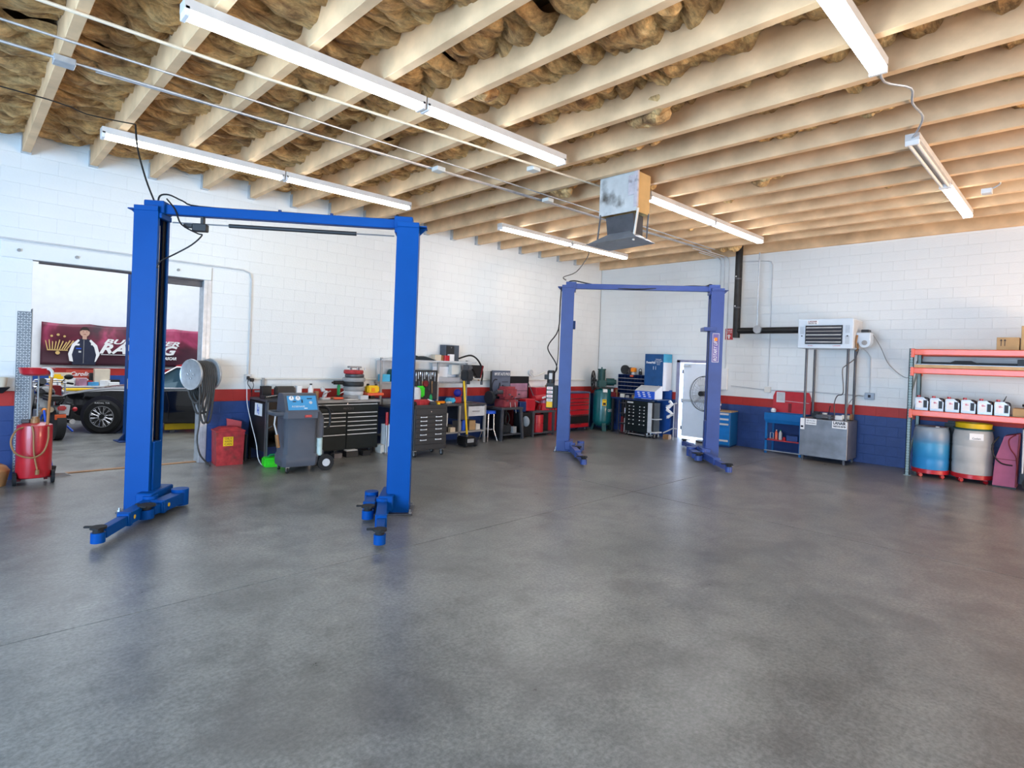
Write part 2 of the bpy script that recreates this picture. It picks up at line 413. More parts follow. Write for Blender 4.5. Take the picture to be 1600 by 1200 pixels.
# doorway dressing
S(G().b2(.43, YL-.028, 3.04, 3.05, YL+.02, 3.26, .008).out('trim_lintel', M['white_block'], smooth=False))
for i, x in enumerate((.62, 1.25, 1.95, 2.55)):
    G().cyl((x, YL-.05, 3.15), (x, YL-.02, 3.15), .022, n=10).out('bolt', M['grey'], bpy.data.objects['trim_lintel'])
S(G().b2(2.94, YL-.012, 0, 3.0, 10.56, 3.04, .004).b2(3.0, YL-.012, 0, 3.055, YL-.002, 3.04).out('trim_jamb', M['galv'], smooth=False))
S(G().b2(.85, 10.36, 3.02, 2.94, 10.56, 3.06).b2(2.2, 10.42, 2.93, 2.94, 10.5, 3.02).out('trim_header', M['dark_steel'], smooth=False))
S(G().b2(.77, 10.40, 0, 2.94, 10.5, .012, .004).out('trim_threshold', M['bronze'], smooth=False))
# next room
S(G().b2(-5.45, 20.2, 1.22, 14.2, 20.45, 5.4).out('wall_north', M['plaster'], smooth=False))
S(G().b2(-5.45, 20.19, 1.016, 14.2, 20.45, 1.2192).out('trim_1', M['red_block'], smooth=False))
S(G().b2(-5.45, 20.19, 0, 14.2, 20.45, 1.016).out('trim_2', mat('blue_paint', (.02, .075, .30), .5), smooth=False))
S(G().b2(13.9, 10.55, 0, 14.2, 20.2, 5.4).out('wall_east', M['plaster'], smooth=False))
S(G().b2(-5.45, 10.55, 5.4, 14.2, 20.45, 5.5).out('trim_ceiling', M['plaster'], smooth=False))
# personnel door
dr = T('door_1', 'x', 'x'); del dr['label'], dr['category']; S(dr); dr.location = (XR+.03, DY1, 0)
G().b2(-.05, -.06, 0, .1, .04, DZ+.05, .004).b2(-.05, -.91-.04, 0, .1, -.85, DZ+.05, .004).b2(-.05, -.95, DZ-.01, .1, .04, DZ+.06, .004).out('door_frame', mat('door_frame', (.30, .30, .42), .5), dr, smooth=False)
lf = G().b2(.0, -.845, .065, .045, -.135, DZ-.03, .004).out('door_leaf', M['door_white'], dr, smooth=False)
G().b2(-.045, -.82, .99, -.01, -.12, 1.05, .006).b2(-.05, -.84, .97, 0, -.74, 1.07, .006).b2(-.05, -.17, .98, 0, -.12, 1.06, .006).out('push_bar', M['light_grey'], lf, smooth=False)
G().b2(-.06, -.36, DZ-.13, 0, -.16, DZ-.08, .006).tube([(-.05, -.3, DZ-.08), (-.1, -.42, DZ-.06), (-.04, -.5, DZ-.03)], .008).out('door_closer', M['light_grey'], lf, smooth=False)
for z in (.28, 1.0, 1.78): G().cyl((-.008, -.128, z-.05), (-.008, -.128, z+.05), .018, n=8).out('hinge', M['dark_steel'], lf)
# ceiling: roof deck, joists, insulation batts
x0, x1 = -5.6, 14.2
bm = G(); bm.loft([[(x, -5.6, jz(x)+.47), (x, YL+.1, jz(x)+.47), (x, YL+.1, jz(x)+.56), (x, -5.6, jz(x)+.56)] for x in (x0, x1)])
ce = S(bm.out('ceiling', M['deck_wood'], smooth=False))
JX = [.66+.744*k for k in range(-6, 17)] + [13.79]
jm = G().b2(-.045, -5.45, 0, .045, YL, .465, .004).mesh('joist'); jm.materials.append(M['joist_wood'])
jm2 = G().b2(-.055, -5.45, 0, .055, YL, .46, .004).mesh('joist'); jm2.materials.append(M['joist_wood'])
hm = G().b2(-.055, YL-.10, -.004, -.0465, YL-.001, .22).b2(.0465, YL-.10, -.004, .055, YL-.001, .22).b2(-.055, YL-.1, -.008, .055, YL-.001, -.001).mesh('joist_hanger'); hm.materials.append(M['galv'])
for x in JX:
    j = put('joist', jm if x < 13.5 else jm2, None, ce, (x, 0, jz(x)))
    if -.5 < x < 13.5: put('joist_hanger', hm, None, j)
def batt(seed, w, l):
    rn = random.Random(seed); o = Vector((rn.random()*50, rn.random()*50, seed*3.1))
    def f(u, v):
        x = -w/2+u*w; y = v*l
        e = min(u, 1-u)*2; ev = min(v, 1-v)*2
        z = .050*noise.fractal(Vector((x*2.4, y*1.6, 0))+o, 1, 2, 4) + .11*(1-abs(noise.noise(Vector((x*1.6+.5*noise.noise(Vector((x*2, y*3, 8))+o), y*4.2, 3))+o)))**5
        z += .12*(1-min(1, ev*5))**2 + .035*noise.noise(Vector((x*7, y*15, 1))+o)
        z -= .05*math.sin(PI*u)
        return (x, y, z)
    return G().grid(f, 18, 44).mesh('insulation_batt', True)
BM = [batt(i, .655, 1.16) for i in range(9)]
for m_ in BM: m_.materials.append(M['insulation'])
k = 0
for i in range(5, len(JX)-1):
    xc = (JX[i]+JX[i+1])/2; y = YL-1.2-R.random()*.3
    if i >= 21: continue
    top = YL-.02
    while y > -3.2:
        o = put('insulation_batt', BM[R.randrange(9)], None, ce, (xc, y, jz(xc)+.20+.012*max(0, min(6, xc-3))+R.uniform(-.03, .035)))
        o.rotation_euler = (R.uniform(-.05, .05), R.uniform(-.06, .06), 0)
        if i == len(JX)-2: o.scale.x = .7
        y -= 1.17
# torn tufts that hang below the batts
for i, (x, y, s) in enumerate(((6.9, 6.0, 1.0), (7.6, 4.9, .8), (5.4, 3.4, 1.0), (6.15, 3.9, .6), (8.3, 3.3, .8), (9.1, 4.1, .6), (10.6, 5.6, .6), (11.2, 3.1, .5), (12.2, 2.4, .5), (9.75, 2.2, .5), (12.9, 5.9, 1.0), (3.9, 4.4, .7), (6.9, 1.6, .6))):
    q = G(); rn = random.Random(i)
    for b_ in range(4):
        q.ball((rn.uniform(-.1, .1)*s, rn.uniform(-.22, .22)*s, -.03*b_*s), .13*s, 1, 1.3, .8, 10)
    for v in q.bm.verts: v.co += Vector((.03, .03, .05))*noise.noise(v.co*9+Vector((i, 0, 0)))*1.2
    kx = min(JX, key=lambda t: abs(t-x)); q.out('insulation_tuft', M['insulation'], ce, (kx+.16, y, jz(kx)+.12))
# ---------------------------------------------------------------- two post lifts
def channel(h):
    w, d, t, l = .13, .14, .012, .045
    return G().prism([(-w, -d), (w, -d), (w, -d+l), (w-t, -d+l), (w-t, -d+t), (-w+t, -d+t), (-w+t, d-t), (w-t, d-t), (w-t, d-l), (w, d-l), (w, d), (-w, d)], .018, h, 'xy')
def arm(root, m, p, q, z=.115, ext=.45, sticker=True, s=1.0):
    """one swing arm from pivot p to the pad q (local floor coordinates)"""
    p, q = Vector((*p, 0)), Vector((*q, 0)); L_ = (q-p).length; an = math.atan2(q.y-p.y, q.x-p.x)
    o = G().box(L_*.5-L_*ext*.5, 0, z, L_*(1-ext)+.06, .115*s, .13, .006).cyl((0, 0, z-.09), (0, 0, z+.10), .075*s, n=18).box(L_*(1-ext)-.02, 0, z, .05, .127*s, .142, .004).out('arm', m, root, p, an)
    e = G().box(L_*(1-ext)/1+L_*ext*.5-.06, 0, z-.008, L_*ext-.02, .088*s, .10, .005).cyl((L_, 0, z-.075), (L_, 0, z+.02), .06*s, n=18).out('inner_arm', m, o)
    G().cyl((L_, 0, z+.02), (L_, 0, z+.055), .045, n=14).cyl((L_, 0, z+.055), (L_, 0, z+.075), .068*s, n=18).box(L_+.06, .03, z+.065, .07, .03, .018, .004).box(L_-.02, -.09, z+.065, .03, .08, .018, .004).out('lift_pad', M['rubber'], o)
    if sticker: 
        for sg in (-1, 1): G().cyl((L_*(1-ext)-.1, sg*.0575*s, z), (L_*(1-ext)-.1, sg*.06*s, z), .022, n=16).out('warning_sticker', M['yellow'], o)
    return o
def lift(label, loc, rz, half, m, H, top=.0, tilt=0):
    t = T('two_post_lift', label, 'car lift', (*loc, 0), rz)
    for s in (-1, 1):
        c = channel(H).out('column', m, t, (s*half, 0, 0), 0 if s < 0 else PI, smooth=False)
        G().box(0, 0, .009, .36, .42, .018, .003).out('base_plate', M['dark_steel'], c, smooth=False)
        for bx in (-.15, .15):
            for by in (-.18, .18): G().cyl((bx, by, .018), (bx, by, .06), .013, n=6).cyl((bx, by, .018), (bx, by, .034), .022, n=6).out('anchor_bolt', M['steel'], c)
        # outer gusset plate at the head, inner sleeve and pulley
        G().b2(-.13, -.15, H-.05, .13, .15, H+.01, .004).b2(-.22, -.10, H-.03, -.13, .10, H-.018).prism([(-.22, H-.03), (-.13, H-.03), (-.13, H-.12)], -.012, .012).out('head_cap', m, c, smooth=False)
        G().b2(-.05, -.10, H-.06, .17, .10, H+.085, .008).b2(.10, -.12, H-.12, .16, .12, H-.06, .006).out('beam_bracket', m, c, smooth=False)
        G().cyl((.17, -.03, H), (.17, .03, H), .06, n=20).out('pulley', M['dark_steel'], c)
        G().cyl((.045, 0, .45), (.045, 0, H-.15), .030, n=14).cyl((.045, 0, .02), (.045, 0, .45), .042, n=14).out('hydraulic_ram', M['steel'], c)
        G().b2(.095, .045, .02, .105, .10, H-.1).out('lift_chain', M['black'], c, smooth=False)
        G().b2(-.05, -.085, .06, .15, .085, .80, .01).b2(.05, -.26, .06, .22, .26, .24, .012).out('carriage', m, c)
        G().tube([(.115, -.06, .8), (.115, -.06, H-.2)], .006, 6).out('lock_cable', M['steel'], c)
    G().b2(-half+.1, -.055, H-.055, half-.1, .055, H+.055, .006).out('crossbeam', m, t, smooth=False)
    return t
l1 = lift('bright blue two-post lift nearest the camera with a grey sleeved bar under its beam', (2.775, 6.785), math.radians(-38.39), 1.474, M['lift_blue'], 3.50)
arm(l1, M['lift_blue'], (-1.28, -.22), (-1.19, -1.33)); arm(l1, M['lift_blue'], (-1.12, .13), (-1.17, -.52), ext=.3, s=1.25)
arm(l1, M['lift_blue'], (1.30, -.22), (1.41, -1.36)); arm(l1, M['lift_blue'], (1.13, .10), (1.17, -.48), ext=.3, s=1.1)
G().tube([(-1.25, 0, 3.36), (1.3, 0, 3.36)], .009, 6).out('shutoff_bar', M['steel'], l1)
G().cyl((-.62, 0, 3.36), (.85, 0, 3.36), .024, n=10).out('bar_sleeve', M['charcoal'], l1)
G().b2(-1.02, -.04, 3.27, -.86, .04, 3.36, .008).b2(-.93, -.03, 3.36, -.90, .03, 3.44).b2(-1.12, -.03, 3.31, -1.02, .03, 3.35, .005).out('limit_switch', M['charcoal'], l1)
G().tube([(-1.3, -.05, 3.62), (-1.2, -.06, 3.5), (-1.12, -.07, 3.33), (-.95, -.05, 3.24), (-.9, -.05, 3.22), (-1.0, -.07, 3.1), (-1.17, -.09, 2.98), (-1.3, -.14, 2.88), (-1.33, -.15, 2.8)], .009, 6, sub=4).out('switch_cable', M['black'], l1)
G().tube([(-1.42, 0, 3.55), (-1.40, 0, 3.66), (-1.3, 0, 3.68), (-1.15, 0, 3.62), (-.95, 0, 3.565), (0, 0, 3.56), (1.2, 0, 3.56), (1.32, 0, 3.62), (1.38, 0, 3.55)], .010, 6, sub=4).out('hydraulic_hose', M['black'], l1)
for x in (-.05, .55): G().cyl((x, 0, 3.555), (x, 0, 3.585), .02, n=8).out('bolt', M['dark_blue'], l1)
l2 = lift('haze-tinted violet-blue two-post lift farther back, control box on its left post', (10.308, 6.634), math.radians(-51.46), 1.541, M['lift_blue_hazed'], 3.54)
m2 = M['lift_blue_hazed']
arm(l2, m2, (-1.34, -.2), (-1.10, -1.72), sticker=False); arm(l2, m2, (-1.15, .12), (-1.2, -.5), ext=.3, sticker=False)
arm(l2, m2, (1.36, -.2), (1.50, -1.64), sticker=False); arm(l2, m2, (1.18, .15), (1.2, -.5), ext=.3, sticker=False, s=1.3)
arm(l2, m2, (1.36, .2), (1.30, 1.6), sticker=False)
G().tube([(-1.62, -.05, 3.45), (-1.55, 0, 3.62), (-1.42, 0, 3.66), (-1.2, 0, 3.62), (-.7, -.03, 3.53), (-.1, -.06, 3.50), (.5, -.03, 3.55), (1.0, 0, 3.60), (1.3, 0, 3.60), (1.42, 0, 3.64), (1.5, 0, 3.58)], .014, 6, sub=4).out('hydraulic_hose', M['black'], l2)
G().tube([(-1.69, -.04, 3.50), (-1.70, -.05, 3.2), (-1.72, -.06, 2.6), (-1.90, -.06, 2.3), (-1.92, -.06, 2.15), (-1.76, -.06, 1.9), (-1.72, -.06, 1.75), (-1.78, -.06, 1.66)], .013, 6, sub=4).tube([(-1.69, .03, 3.50), (-1.71, .03, 2.9), (-1.71, .03, 2.0), (-1.76, .02, 1.66)], .010, 6, sub=3).out('power_cable', M['black'], l2)
pu = G().b2(-1.80, -.08, .92, -1.68, .08, 1.40, .01).out('control_box', M['charcoal'], l2, smooth=False)
G().b2(-1.93, -.10, .90, -1.76, .06, 1.45, .012).out('oil_tank', M['charcoal'], pu, smooth=False)
G().cyl((-1.84, 0, 1.45), (-1.84, 0, 1.70), .085, n=18).b2(-1.98, -.06, 1.52, -1.88, .06, 1.63, .008).cyl((-1.84, 0, 1.70), (-1.84, 0, 1.72), .07, n=18).out('pump_motor', M['charcoal'], pu)
G().b2(-1.88, -.089, 1.53, -1.81, -.084, 1.66).out('motor_plate', M['light_grey'], pu, smooth=False)
for i in range(4): G().b2(-1.915, -.103, 1.31-i*.085, -1.79, -.1005, 1.37-i*.085).out('instruction_label', M['label_white'], pu, smooth=False)
G().b2(-1.915, -.103, .93, -1.79, -.1005, 1.05).out('caution_label', M['yellow'], pu, smooth=False)
for i in range(4):
    for k in range(2): G().b2(-1.90, -.1045, 1.325-i*.085+k*.02, -1.81, -.1031, 1.333-i*.085+k*.02).out('print_line', M['red'] if i < 3 else M['ink'], pu, smooth=False)
G().b2(1.46, -.146, 2.02, 1.60, -.142, 2.62).out('name_plate', mat('plate_violet', (.16, .13, .34), .4), l2, smooth=False)
for x0_, x1_, z0_, z1_ in ((1.465, 1.595, 2.61, 2.618), (1.465, 1.595, 2.022, 2.03), (1.462, 1.468, 2.022, 2.618), (1.592, 1.598, 2.022, 2.618)): G().b2(x0_, -.148, z0_, x1_, -.1462, z1_).out('plate_border', M['label_white'], l2, smooth=False)
text('plate_lettering', 'ROTARY LIFT', .10, M['label_white'], l2, (1.53, -.147, 2.27), (PI/2, -PI/2, 0), shear=.25, width=.46)
G().b2(1.50, -.148, 2.46, 1.56, -.1462, 2.53).out('plate_emblem', M['amber'], l2, smooth=False)
G().b2(1.28, -.19, 2.66, 1.52, .19, 2.74, .006).out('post_strap', m2, l2, smooth=False)
G().b2(-1.43, -.03, 2.62, -1.36, .03, 2.80, .008).out('limit_switch', M['dark_blue'], l2, smooth=False)
# ---------------------------------------------------------------- strip lights
def tube_light(label, x0, y, L_, hot='tube_lit', group='ceiling strip lights'):
    z = jz(x0+L_/2)-.06
    t = T('strip_light', label, 'ceiling light', (x0, y, jz(x0)-.06), 0, group)
    sl = .0175*L_
    def bar(y0, z0, y1, z1, xa=0, xb=L_):
        return [[(x, y0, x*.0175+z0), (x, y1, x*.0175+z0), (x, y1, x*.0175+z1), (x, y0, x*.0175+z1)] for x in (xa, xb)]
    G().loft(bar(-.068, -.02, .068, .055)).out('housing', M['fixture'], t, smooth=False)
    for s in (-1, 1):
        G().cyl((.045, s*.038, -.048+.0008), (L_-.045, s*.038, -.048+sl-.0008), .019, n=10).out('tube', M[hot], t)
    for x in (.02, L_-.02):
        G().box(x, 0, -.035+x*.0175, .035, .136, .075, .004).out('socket', M['white'], t, smooth=False)
    return t
names = [('big left ceiling pair', 1.16, 4.83, 'tube_cool'), ('pair along the doorway wall', 1.20, 8.35, 'tube_lit'), ('pair beside the hanging duct', 7.62, 4.86, 'tube_far'), ('pair over the bench wall', 7.62, 8.22, 'tube_far'), ('pair at the top right', 1.16, 1.30, 'tube_cool'), ('pair nearest the right wall', 7.55, 1.42, 'tube_cool')]
for nm, x, y, hot in names:
    for k in range(2):
        dark = nm.endswith('right wall') and k == 0
        tube_light(('unlit' if dark else 'lit')+' twin-tube strip light, '+('near' if k == 0 else 'far')+' half of the '+nm, x+k*2.20, y, 2.18, 'tube_off' if dark else hot)
# ---------------------------------------------------------------- ceiling conduits, cords, hanging duct
def conduit(name, label, pts, r, m, cat='conduit', sub=0, group=None, n=8):
    return tag(G().tube(pts, r, n, sub=sub).out(name, m), label, cat, group)
def zc(x, d=.02): return jz(x)-d
conduit('ceiling_conduit', 'thin steel conduit under the joists, middle one of three running lines', [(-2, 6.16, zc(-2)), (12.6, 6.16, zc(12.6))], .011, M['galv'])
cb = conduit('ceiling_conduit', 'steel conduit under the joists that carries the square junction box', [(-2, 6.62, zc(-2)), (2, 6.60, zc(2)), (6, 6.42, zc(6)), (12.7, 6.30, zc(12.7))], .013, M['galv'])
conduit('ceiling_conduit', 'steel conduit running tight beside the one with the junction box', [(.9, 6.66, zc(.9)), (6, 6.47, zc(6)), (12.7, 6.36, zc(12.7))], .010, M['galv'])
conduit('ceiling_conduit', 'cream painted conduit under the joists, nearest the big strip light', [(-2, 5.64, zc(-2)), (2, 5.57, zc(2)), (7.2, 5.20, zc(7.2))], .015, M['cream_tube'])
jb = tag(G().box(.66, 6.60, zc(.66)-.02, .16, .14, .06, .006).out('junction_box', M['galv'], smooth=False), 'square steel junction box under the leftmost visible joist', 'box')
for x, y in ((4.75, 6.42), (5.6, 5.4), (6.9, 6.3)): tag(G().box(x, y, zc(x)-.02, .14, .14, .06, .006).out('junction_box', M['off_white'], smooth=False), {4.75: 'pale junction box on the paired conduits beyond the near lift', 5.6: 'pale junction box on the cream conduit past the long light', 6.9: 'pale junction box on the conduits beside the hanging duct'}[x], 'box')
conduit('light_cord', 'grey cord looping from the top right light to the unlit fixture', [(5.56, 1.3, zc(5.5)), (6.0, 1.36, zc(6, .0)), (6.35, 1.22, zc(6.3, -.02)), (6.6, 1.25, zc(6.6, .03)), (7.1, 1.25, zc(7.1, 0)), (7.35, 1.33, zc(7.3, .04)), (7.56, 1.42, zc(7.5, .05))], .011, M['galv'], 'cord', 4)
cj = tag(G().box(10.55, 1.05, zc(10.55)-.04, .13, .12, .07, .006).out('junction_box', M['light_grey'], smooth=False), 'grey junction box with bent conduit right of the last light', 'box')
G().tube([(10.55, 1.0, zc(10.5, .03)), (10.5, .9, zc(10.5, -.02)), (10.4, .95, zc(10.4, -.1))], .012, 6, sub=4).out('conduit_bend', M['galv'], cj)
conduit('lift_power_cord', 'black cord dropping from a joist to the near lift head', [(1.46, 7.9, zc(1.46)), (1.48, 7.85, 4.2), (1.55, 7.75, 3.85), (1.62, 7.66, 3.60)], .010, M['black'], 'cord', 4)
conduit('lift_power_cord', 'black cord dropping from the ceiling to the far lift head', [(11.0, 8.6, zc(11)), (10.9, 8.6, 4.45), (10.4, 8.5, 4.05), (9.6, 8.2, 3.80), (9.36, 7.93, 3.68)], .011, M['black'], 'cord', 4)
conduit('ceiling_wire', 'slack black wire across the first joists at the left', [(-.8, 7.75, zc(-.8)), (.66, 7.8, zc(.66)), (1.0, 7.85, 4.44), (1.46, 7.88, zc(1.46))], .007, M['black'], 'cord', 3)
dz = T('hanging_duct', 'broken plywood duct box hanging from joists with metal deflector below', 'duct', (6.68, 4.45, 4.05))
w_, d_, h_ = .36, .62, .56
G().b2(.016, 0, 0, w_-.016, .016, h_).out('side_panel', M['plywood'], dz, smooth=False)
G().b2(.016, d_-.016, 0, w_-.016, d_, h_).out('side_panel', M['plywood'], dz, smooth=False)
G().b2(w_-.016, 0, 0, w_, d_, h_).out('side_panel', M['plywood'], dz, smooth=False)
G().b2(-.004, -.02, 0, .016, d_, h_, .003).out('painted_panel', M['flaked_paint'], dz, smooth=False)
G().b2(-.012, -.03, .05, .03, .03, h_+.02, .004).b2(-.02, .02, .22, -.004, .12, .5, .006).out('torn_edge', mat('torn_lining', (.55, .50, .52), .8, dirt=.8, scale=14), dz, smooth=False)
G().box(-.02, -.03, -.2, .035, .02, .45, .003, rx=.14).out('strap', M['off_white'], dz, smooth=False)
for p_, q_ in (((0, d_-.03, .02), (-.03, d_, -.42)), ((w_-.02, .0, .02), (w_-.02, .02, -.38)), ((w_-.02, d_-.02, .02), (w_-.02, d_-.02, -.4))): G().cyl(p_, q_, .012, n=8).out('hanger_rod', M['dark_steel'], dz)
G().prism([(.10, 0), (w_, 0), (w_, -.30), (.16, -.3)], .1, d_-.05, 'xz').out('throat', M['dark_steel'], dz, smooth=False)
G().loft([[(-.14, -.12, -.40), (w_+.06, -.08, -.40), (w_+.06, d_+.1, -.42), (-.14, d_+.12, -.42)], [(.06, .12, -.26), (w_-.12, .12, -.26), (w_-.12, d_-.15, -.26), (.06, d_-.15, -.26)]]).out('deflector', mat('duct_metal', (.34, .39, .45), .45, .5, var=.15), dz, smooth=False)
# ---------------------------------------------------------------- wall conduits, boxes and signs
wy = YL-.018
conduit('wall_conduit', 'conduit over the doorway bending down to the outlet', [(-1, wy, 3.29), (3.55, wy, 3.29), (3.66, wy, 3.25), (3.69, wy, 3.14), (3.69, wy, 1.47)], .014, M['light_grey'])
conduit('wall_conduit', 'white horizontal pipe along the left wall above the red stripe', [(3.76, wy, 1.40), (13.2, wy, 1.40)], .018, M['off_white'])
ob = T('outlet_box', 'wall outlet with two black plugs above the workbench corner', 'outlet', (3.69, YL, 1.42))
G().b2(-.06, -.045, -.06, .06, 0, .06, .006).out('box', M['light_grey'], ob, smooth=False)
G().b2(-.035, -.10, -.03, .005, -.045, .03, .008).b2(.015, -.11, -.065, .075, -.045, -.005, .008).out('plug', M['black'], ob)
G().tube([(-.01, -.09, -.03), (-.03, -.1, -.1), (.05, -.08, -.22), (.06, -.05, -.32)], .006, 6, sub=4).tube([(.05, -.1, -.06), (.07, -.1, -.14), (.04, -.06, -.25)], .006, 6, sub=4).out('cord', M['black'], ob)
conduit('extension_lead', 'white cord hanging from the outlet to the floor by the red can', [(3.66, YL-.06, 1.38), (3.655, YL-.12, 1.0), (3.66, YL-.3, .7), (3.67, YL-.55, .35), (3.68, YL-.62, .12), (3.70, YL-.72, .012), (3.72, YL-.9, .01)], .007, M['white'], 'cord', 4)
tag(G().b2(3.92, YL-.05, 1.20, 3.97, YL, 1.42, .004).b2(3.80, YL-.09, 1.17, 4.0, YL-.04, 1.20, .004).out('wall_bracket', M['grey'], smooth=False), 'small grey bracket on the wall right of the outlet', 'bracket')
rx_ = XR-.016
for i, (y, x_) in enumerate(((6.58, 0), (6.48, 0), (6.36, 0))):
    conduit('wall_conduit', ('left', 'middle', 'right')[i]+' of three conduits dropping to the white panel past the far lift', [(12.7-.5*(i == 1), y+.02, zc(12.7)), (XR-.15, y, jz(XR)-.03), (XR-.05, y, jz(XR)-.06), (rx_, y, jz(XR)-.18), (rx_, y, 1.88 if i == 2 else 1.75)], .013, M['light_grey'])
conduit('wall_conduit', 'conduit loop from the vent pipe down to the cream outlet box', [(rx_, 6.2, 4.58), (rx_, 5.40, 4.52), (rx_, 5.33, 4.50), (rx_, 5.29, 4.42), (rx_, 5.29, 1.52)], .012, M['light_grey'])
conduit('wall_conduit', 'horizontal conduit from the white panel to the grey box by the heater', [(rx_, 6.2, 1.48), (rx_, 5.34, 1.43), (rx_, 5.24, 1.43), (rx_, 4.4, 1.45), (rx_, 3.25, 1.43)], .011, M['light_grey'])
conduit('wall_conduit', 'short conduit rising from the grey box to the heater', [(rx_, 3.17, 1.47), (rx_, 3.18, 2.25), (rx_-.05, 3.24, 2.36), (rx_-.3, 3.25, 2.42)], .011, M['light_grey'])
tag(G().b2(XR-.07, 6.28, 1.36, XR, 6.52, 1.90, .008).b2(XR-.075, 6.30, 1.39, XR-.07, 6.50, 1.87).out('electrical_panel', M['white'], smooth=False), 'white electrical panel on the wall behind the far lift', 'panel')
tag(G().b2(XR-.06, 5.22, 1.37, XR, 5.36, 1.50, .006).out('outlet_box', M['off_white'], smooth=False), 'cream outlet box on the wall above the blue parts washer', 'outlet')
gb = T('outlet_box', 'grey outlet box on the wall right of the heater legs', 'outlet', (XR, 3.17, 1.43), -PI/2)
G().b2(-.09, -.06, -.07, .09, 0, .07, .008).out('box', mat('box_blue_grey', (.36, .42, .50), .45), gb, smooth=False); G().b2(-.025, -.066, -.03, .025, -.06, .03).out('socket', M['ink'], gb, smooth=False)
fs = T('fire_sign', 'red fire extinguisher sign with white symbol on the right wall', 'sign', (XR, 6.30, 2.77), -PI/2)
G().b2(-.10, -.012, -.14, .10, 0, .14, .003).out('board', M['red'], fs, smooth=False)
text('lettering', 'FIRE', .07, M['label_white'], fs, (0, -.0135, .085), width=.15)
text('arrow', 'EXTINGUISHER', .03, M['label_white'], fs, (0, -.0135, .035), width=.16)
G().prism([(0, .0), (.055, -.05), (.02, -.05), (.02, -.115), (-.02, -.115), (-.02, -.05), (-.055, -.05)][::1], -.0145, -.012).out('symbol', M['label_white'], fs, smooth=False)
vp = T('vent_pipe', 'black stove pipe from the ceiling elbowing across to the heater', 'pipe', (XR-.32, 5.98, 2.83))
G().cyl((0, 0, -.17), (0, 0, 2.37), .085, n=20).out('riser', M['pipe_black'], vp)
for z in (.55, 1.25): G().cyl((0, 0, z), (0, 0, z+.03), .088, n=20).out('pipe_joint', M['dark_steel'], vp)
for z in (.6, 1.32): G().box(-.083, .02, z, .01, .03, .03, .002).out('screw_tab', M['label_white'], vp, smooth=False)
G().cyl((0, 0, 0), (-.05, -1.5, 0), .075, n=20).out('branch', M['pipe_black'], vp)
G().cyl((-.075, -.57, .02), (-.17, -.57, .02), .085, n=20).cyl((-.165, -.57, .02), (-.175, -.57, .02), .095, n=20).out('damper', M['steel'], vp)
G().tube([(-.02, -.5, .09), (-.02, -.5, 1.85)], .016, 8).out('strap', M['galv'], vp)
# ---------------------------------------------------------------- things along the left wall
def caster(t, x, y, r=.05, m='rubber', name='caster', wm=None):
    c = G().box(x, y, r*2+.005, .06, .06, .012, .003).box(x-.018, y, r*1.4, .005, .045, r*1.4).box(x+.018, y, r*1.4, .005, .045, r*1.4).out(name, M['steel'], t, smooth=False)
    G().cyl((x-.015, y, r), (x+.015, y, r), r, n=16).out('wheel', M[m], c)
    G().cyl((x-.017, y, r), (x+.017, y, r), r*.55, n=12).out('hub', M[wm or 'chrome'], c)
    return c
def bx(name, label, cat, m, x, y, z, sx, sy, sz, rz=0, group=None, bev=.004):
    return tag(G().box(0, 0, sz/2, sx, sy, sz, bev).out(name, M[m], None, (x, y, z), rz, smooth=False), label, cat, group)
# oil drain
t = T('oil_drain_tank', 'red rolling waste oil drain with catch bowl beside the doorway', 'oil drain', (.82, 9.93, 0))
G().lathe([(.02, .10), (.185, .10), (.19, .12), (.19, .76), (.185, .79), (.12, .815), (.02, .82)], n=28).out('tank', M['red'], t)
G().cyl((0, -.02, .81), (0, -.02, .87), .05, n=16).cyl((0, -.02, .87), (0, -.02, .90), .035, n=12).out('cap', M['bronze'], t)
G().tube([(-.13, .05, .8), (-.06, .02, .85), (.0, -.03, .84)], .016, 8).box(-.1, 0, .84, .09, .05, .05, .01).out('valve', M['dark_steel'], t)
G().tube([(-.05, .06, .82), (-.05, .06, 1.455)], .014, 8).out('funnel_tube', M['grey'], t); G().tube([(.03, .10, .82), (.03, .10, 1.455)], .010, 8).out('funnel_tube', M['grey'], t)
G().lathe([(.02, 1.45), (.14, 1.455), (.175, 1.48), (.19, 1.545), (.195, 1.555), (.18, 1.55), (.165, 1.49), (.02, 1.47)], n=28).out('catch_bowl', M['red'], t)
G().tube([(.12, -.10, .78), (.125, -.12, 1.0), (.145, -.15, 1.45)], .018, 8).out('drain_pipe', M['copper'], t)
G().tube([(.145, -.15, 1.44), (.147, -.155, 1.50), (.12, -.16, 1.545), (.06, -.14, 1.55), (.03, -.1, 1.53)], .019, 8, sub=4).out('pipe_elbow', M['off_white'], t)
G().tube([(-.1, -.12, .78), (-.2, -.17, .74), (-.25, -.2, .6), (-.2, -.22, .45), (-.05, -.23, .38), (.07, -.225, .44), (.12, -.215, .6), (.125, -.19, .78)], .012, 8, sub=5).out('discharge_hose', M['bronze'], t)
G().tube([(-.05, -.19, .80), (-.03, -.205, .70), (-.02, -.21, .45), (.02, -.215, .20)], .010, 8, sub=4).cyl((.02, -.215, .15), (.02, -.215, .21), .022, n=10).out('drain_hose', M['bronze'], t)
for s in (-1, 1): G().cyl((s*.18, -.06, .085), (s*.215, -.06, .085), .085, n=20).out('wheel', M['rubber'], t)
G().cyl((-.2, -.06, .085), (.2, -.06, .085), .012, n=8).b2(-.16, .1, .02, -.12, .14, .1).b2(.12, .1, .02, .16, .14, .1).out('axle', M['dark_red'], t)
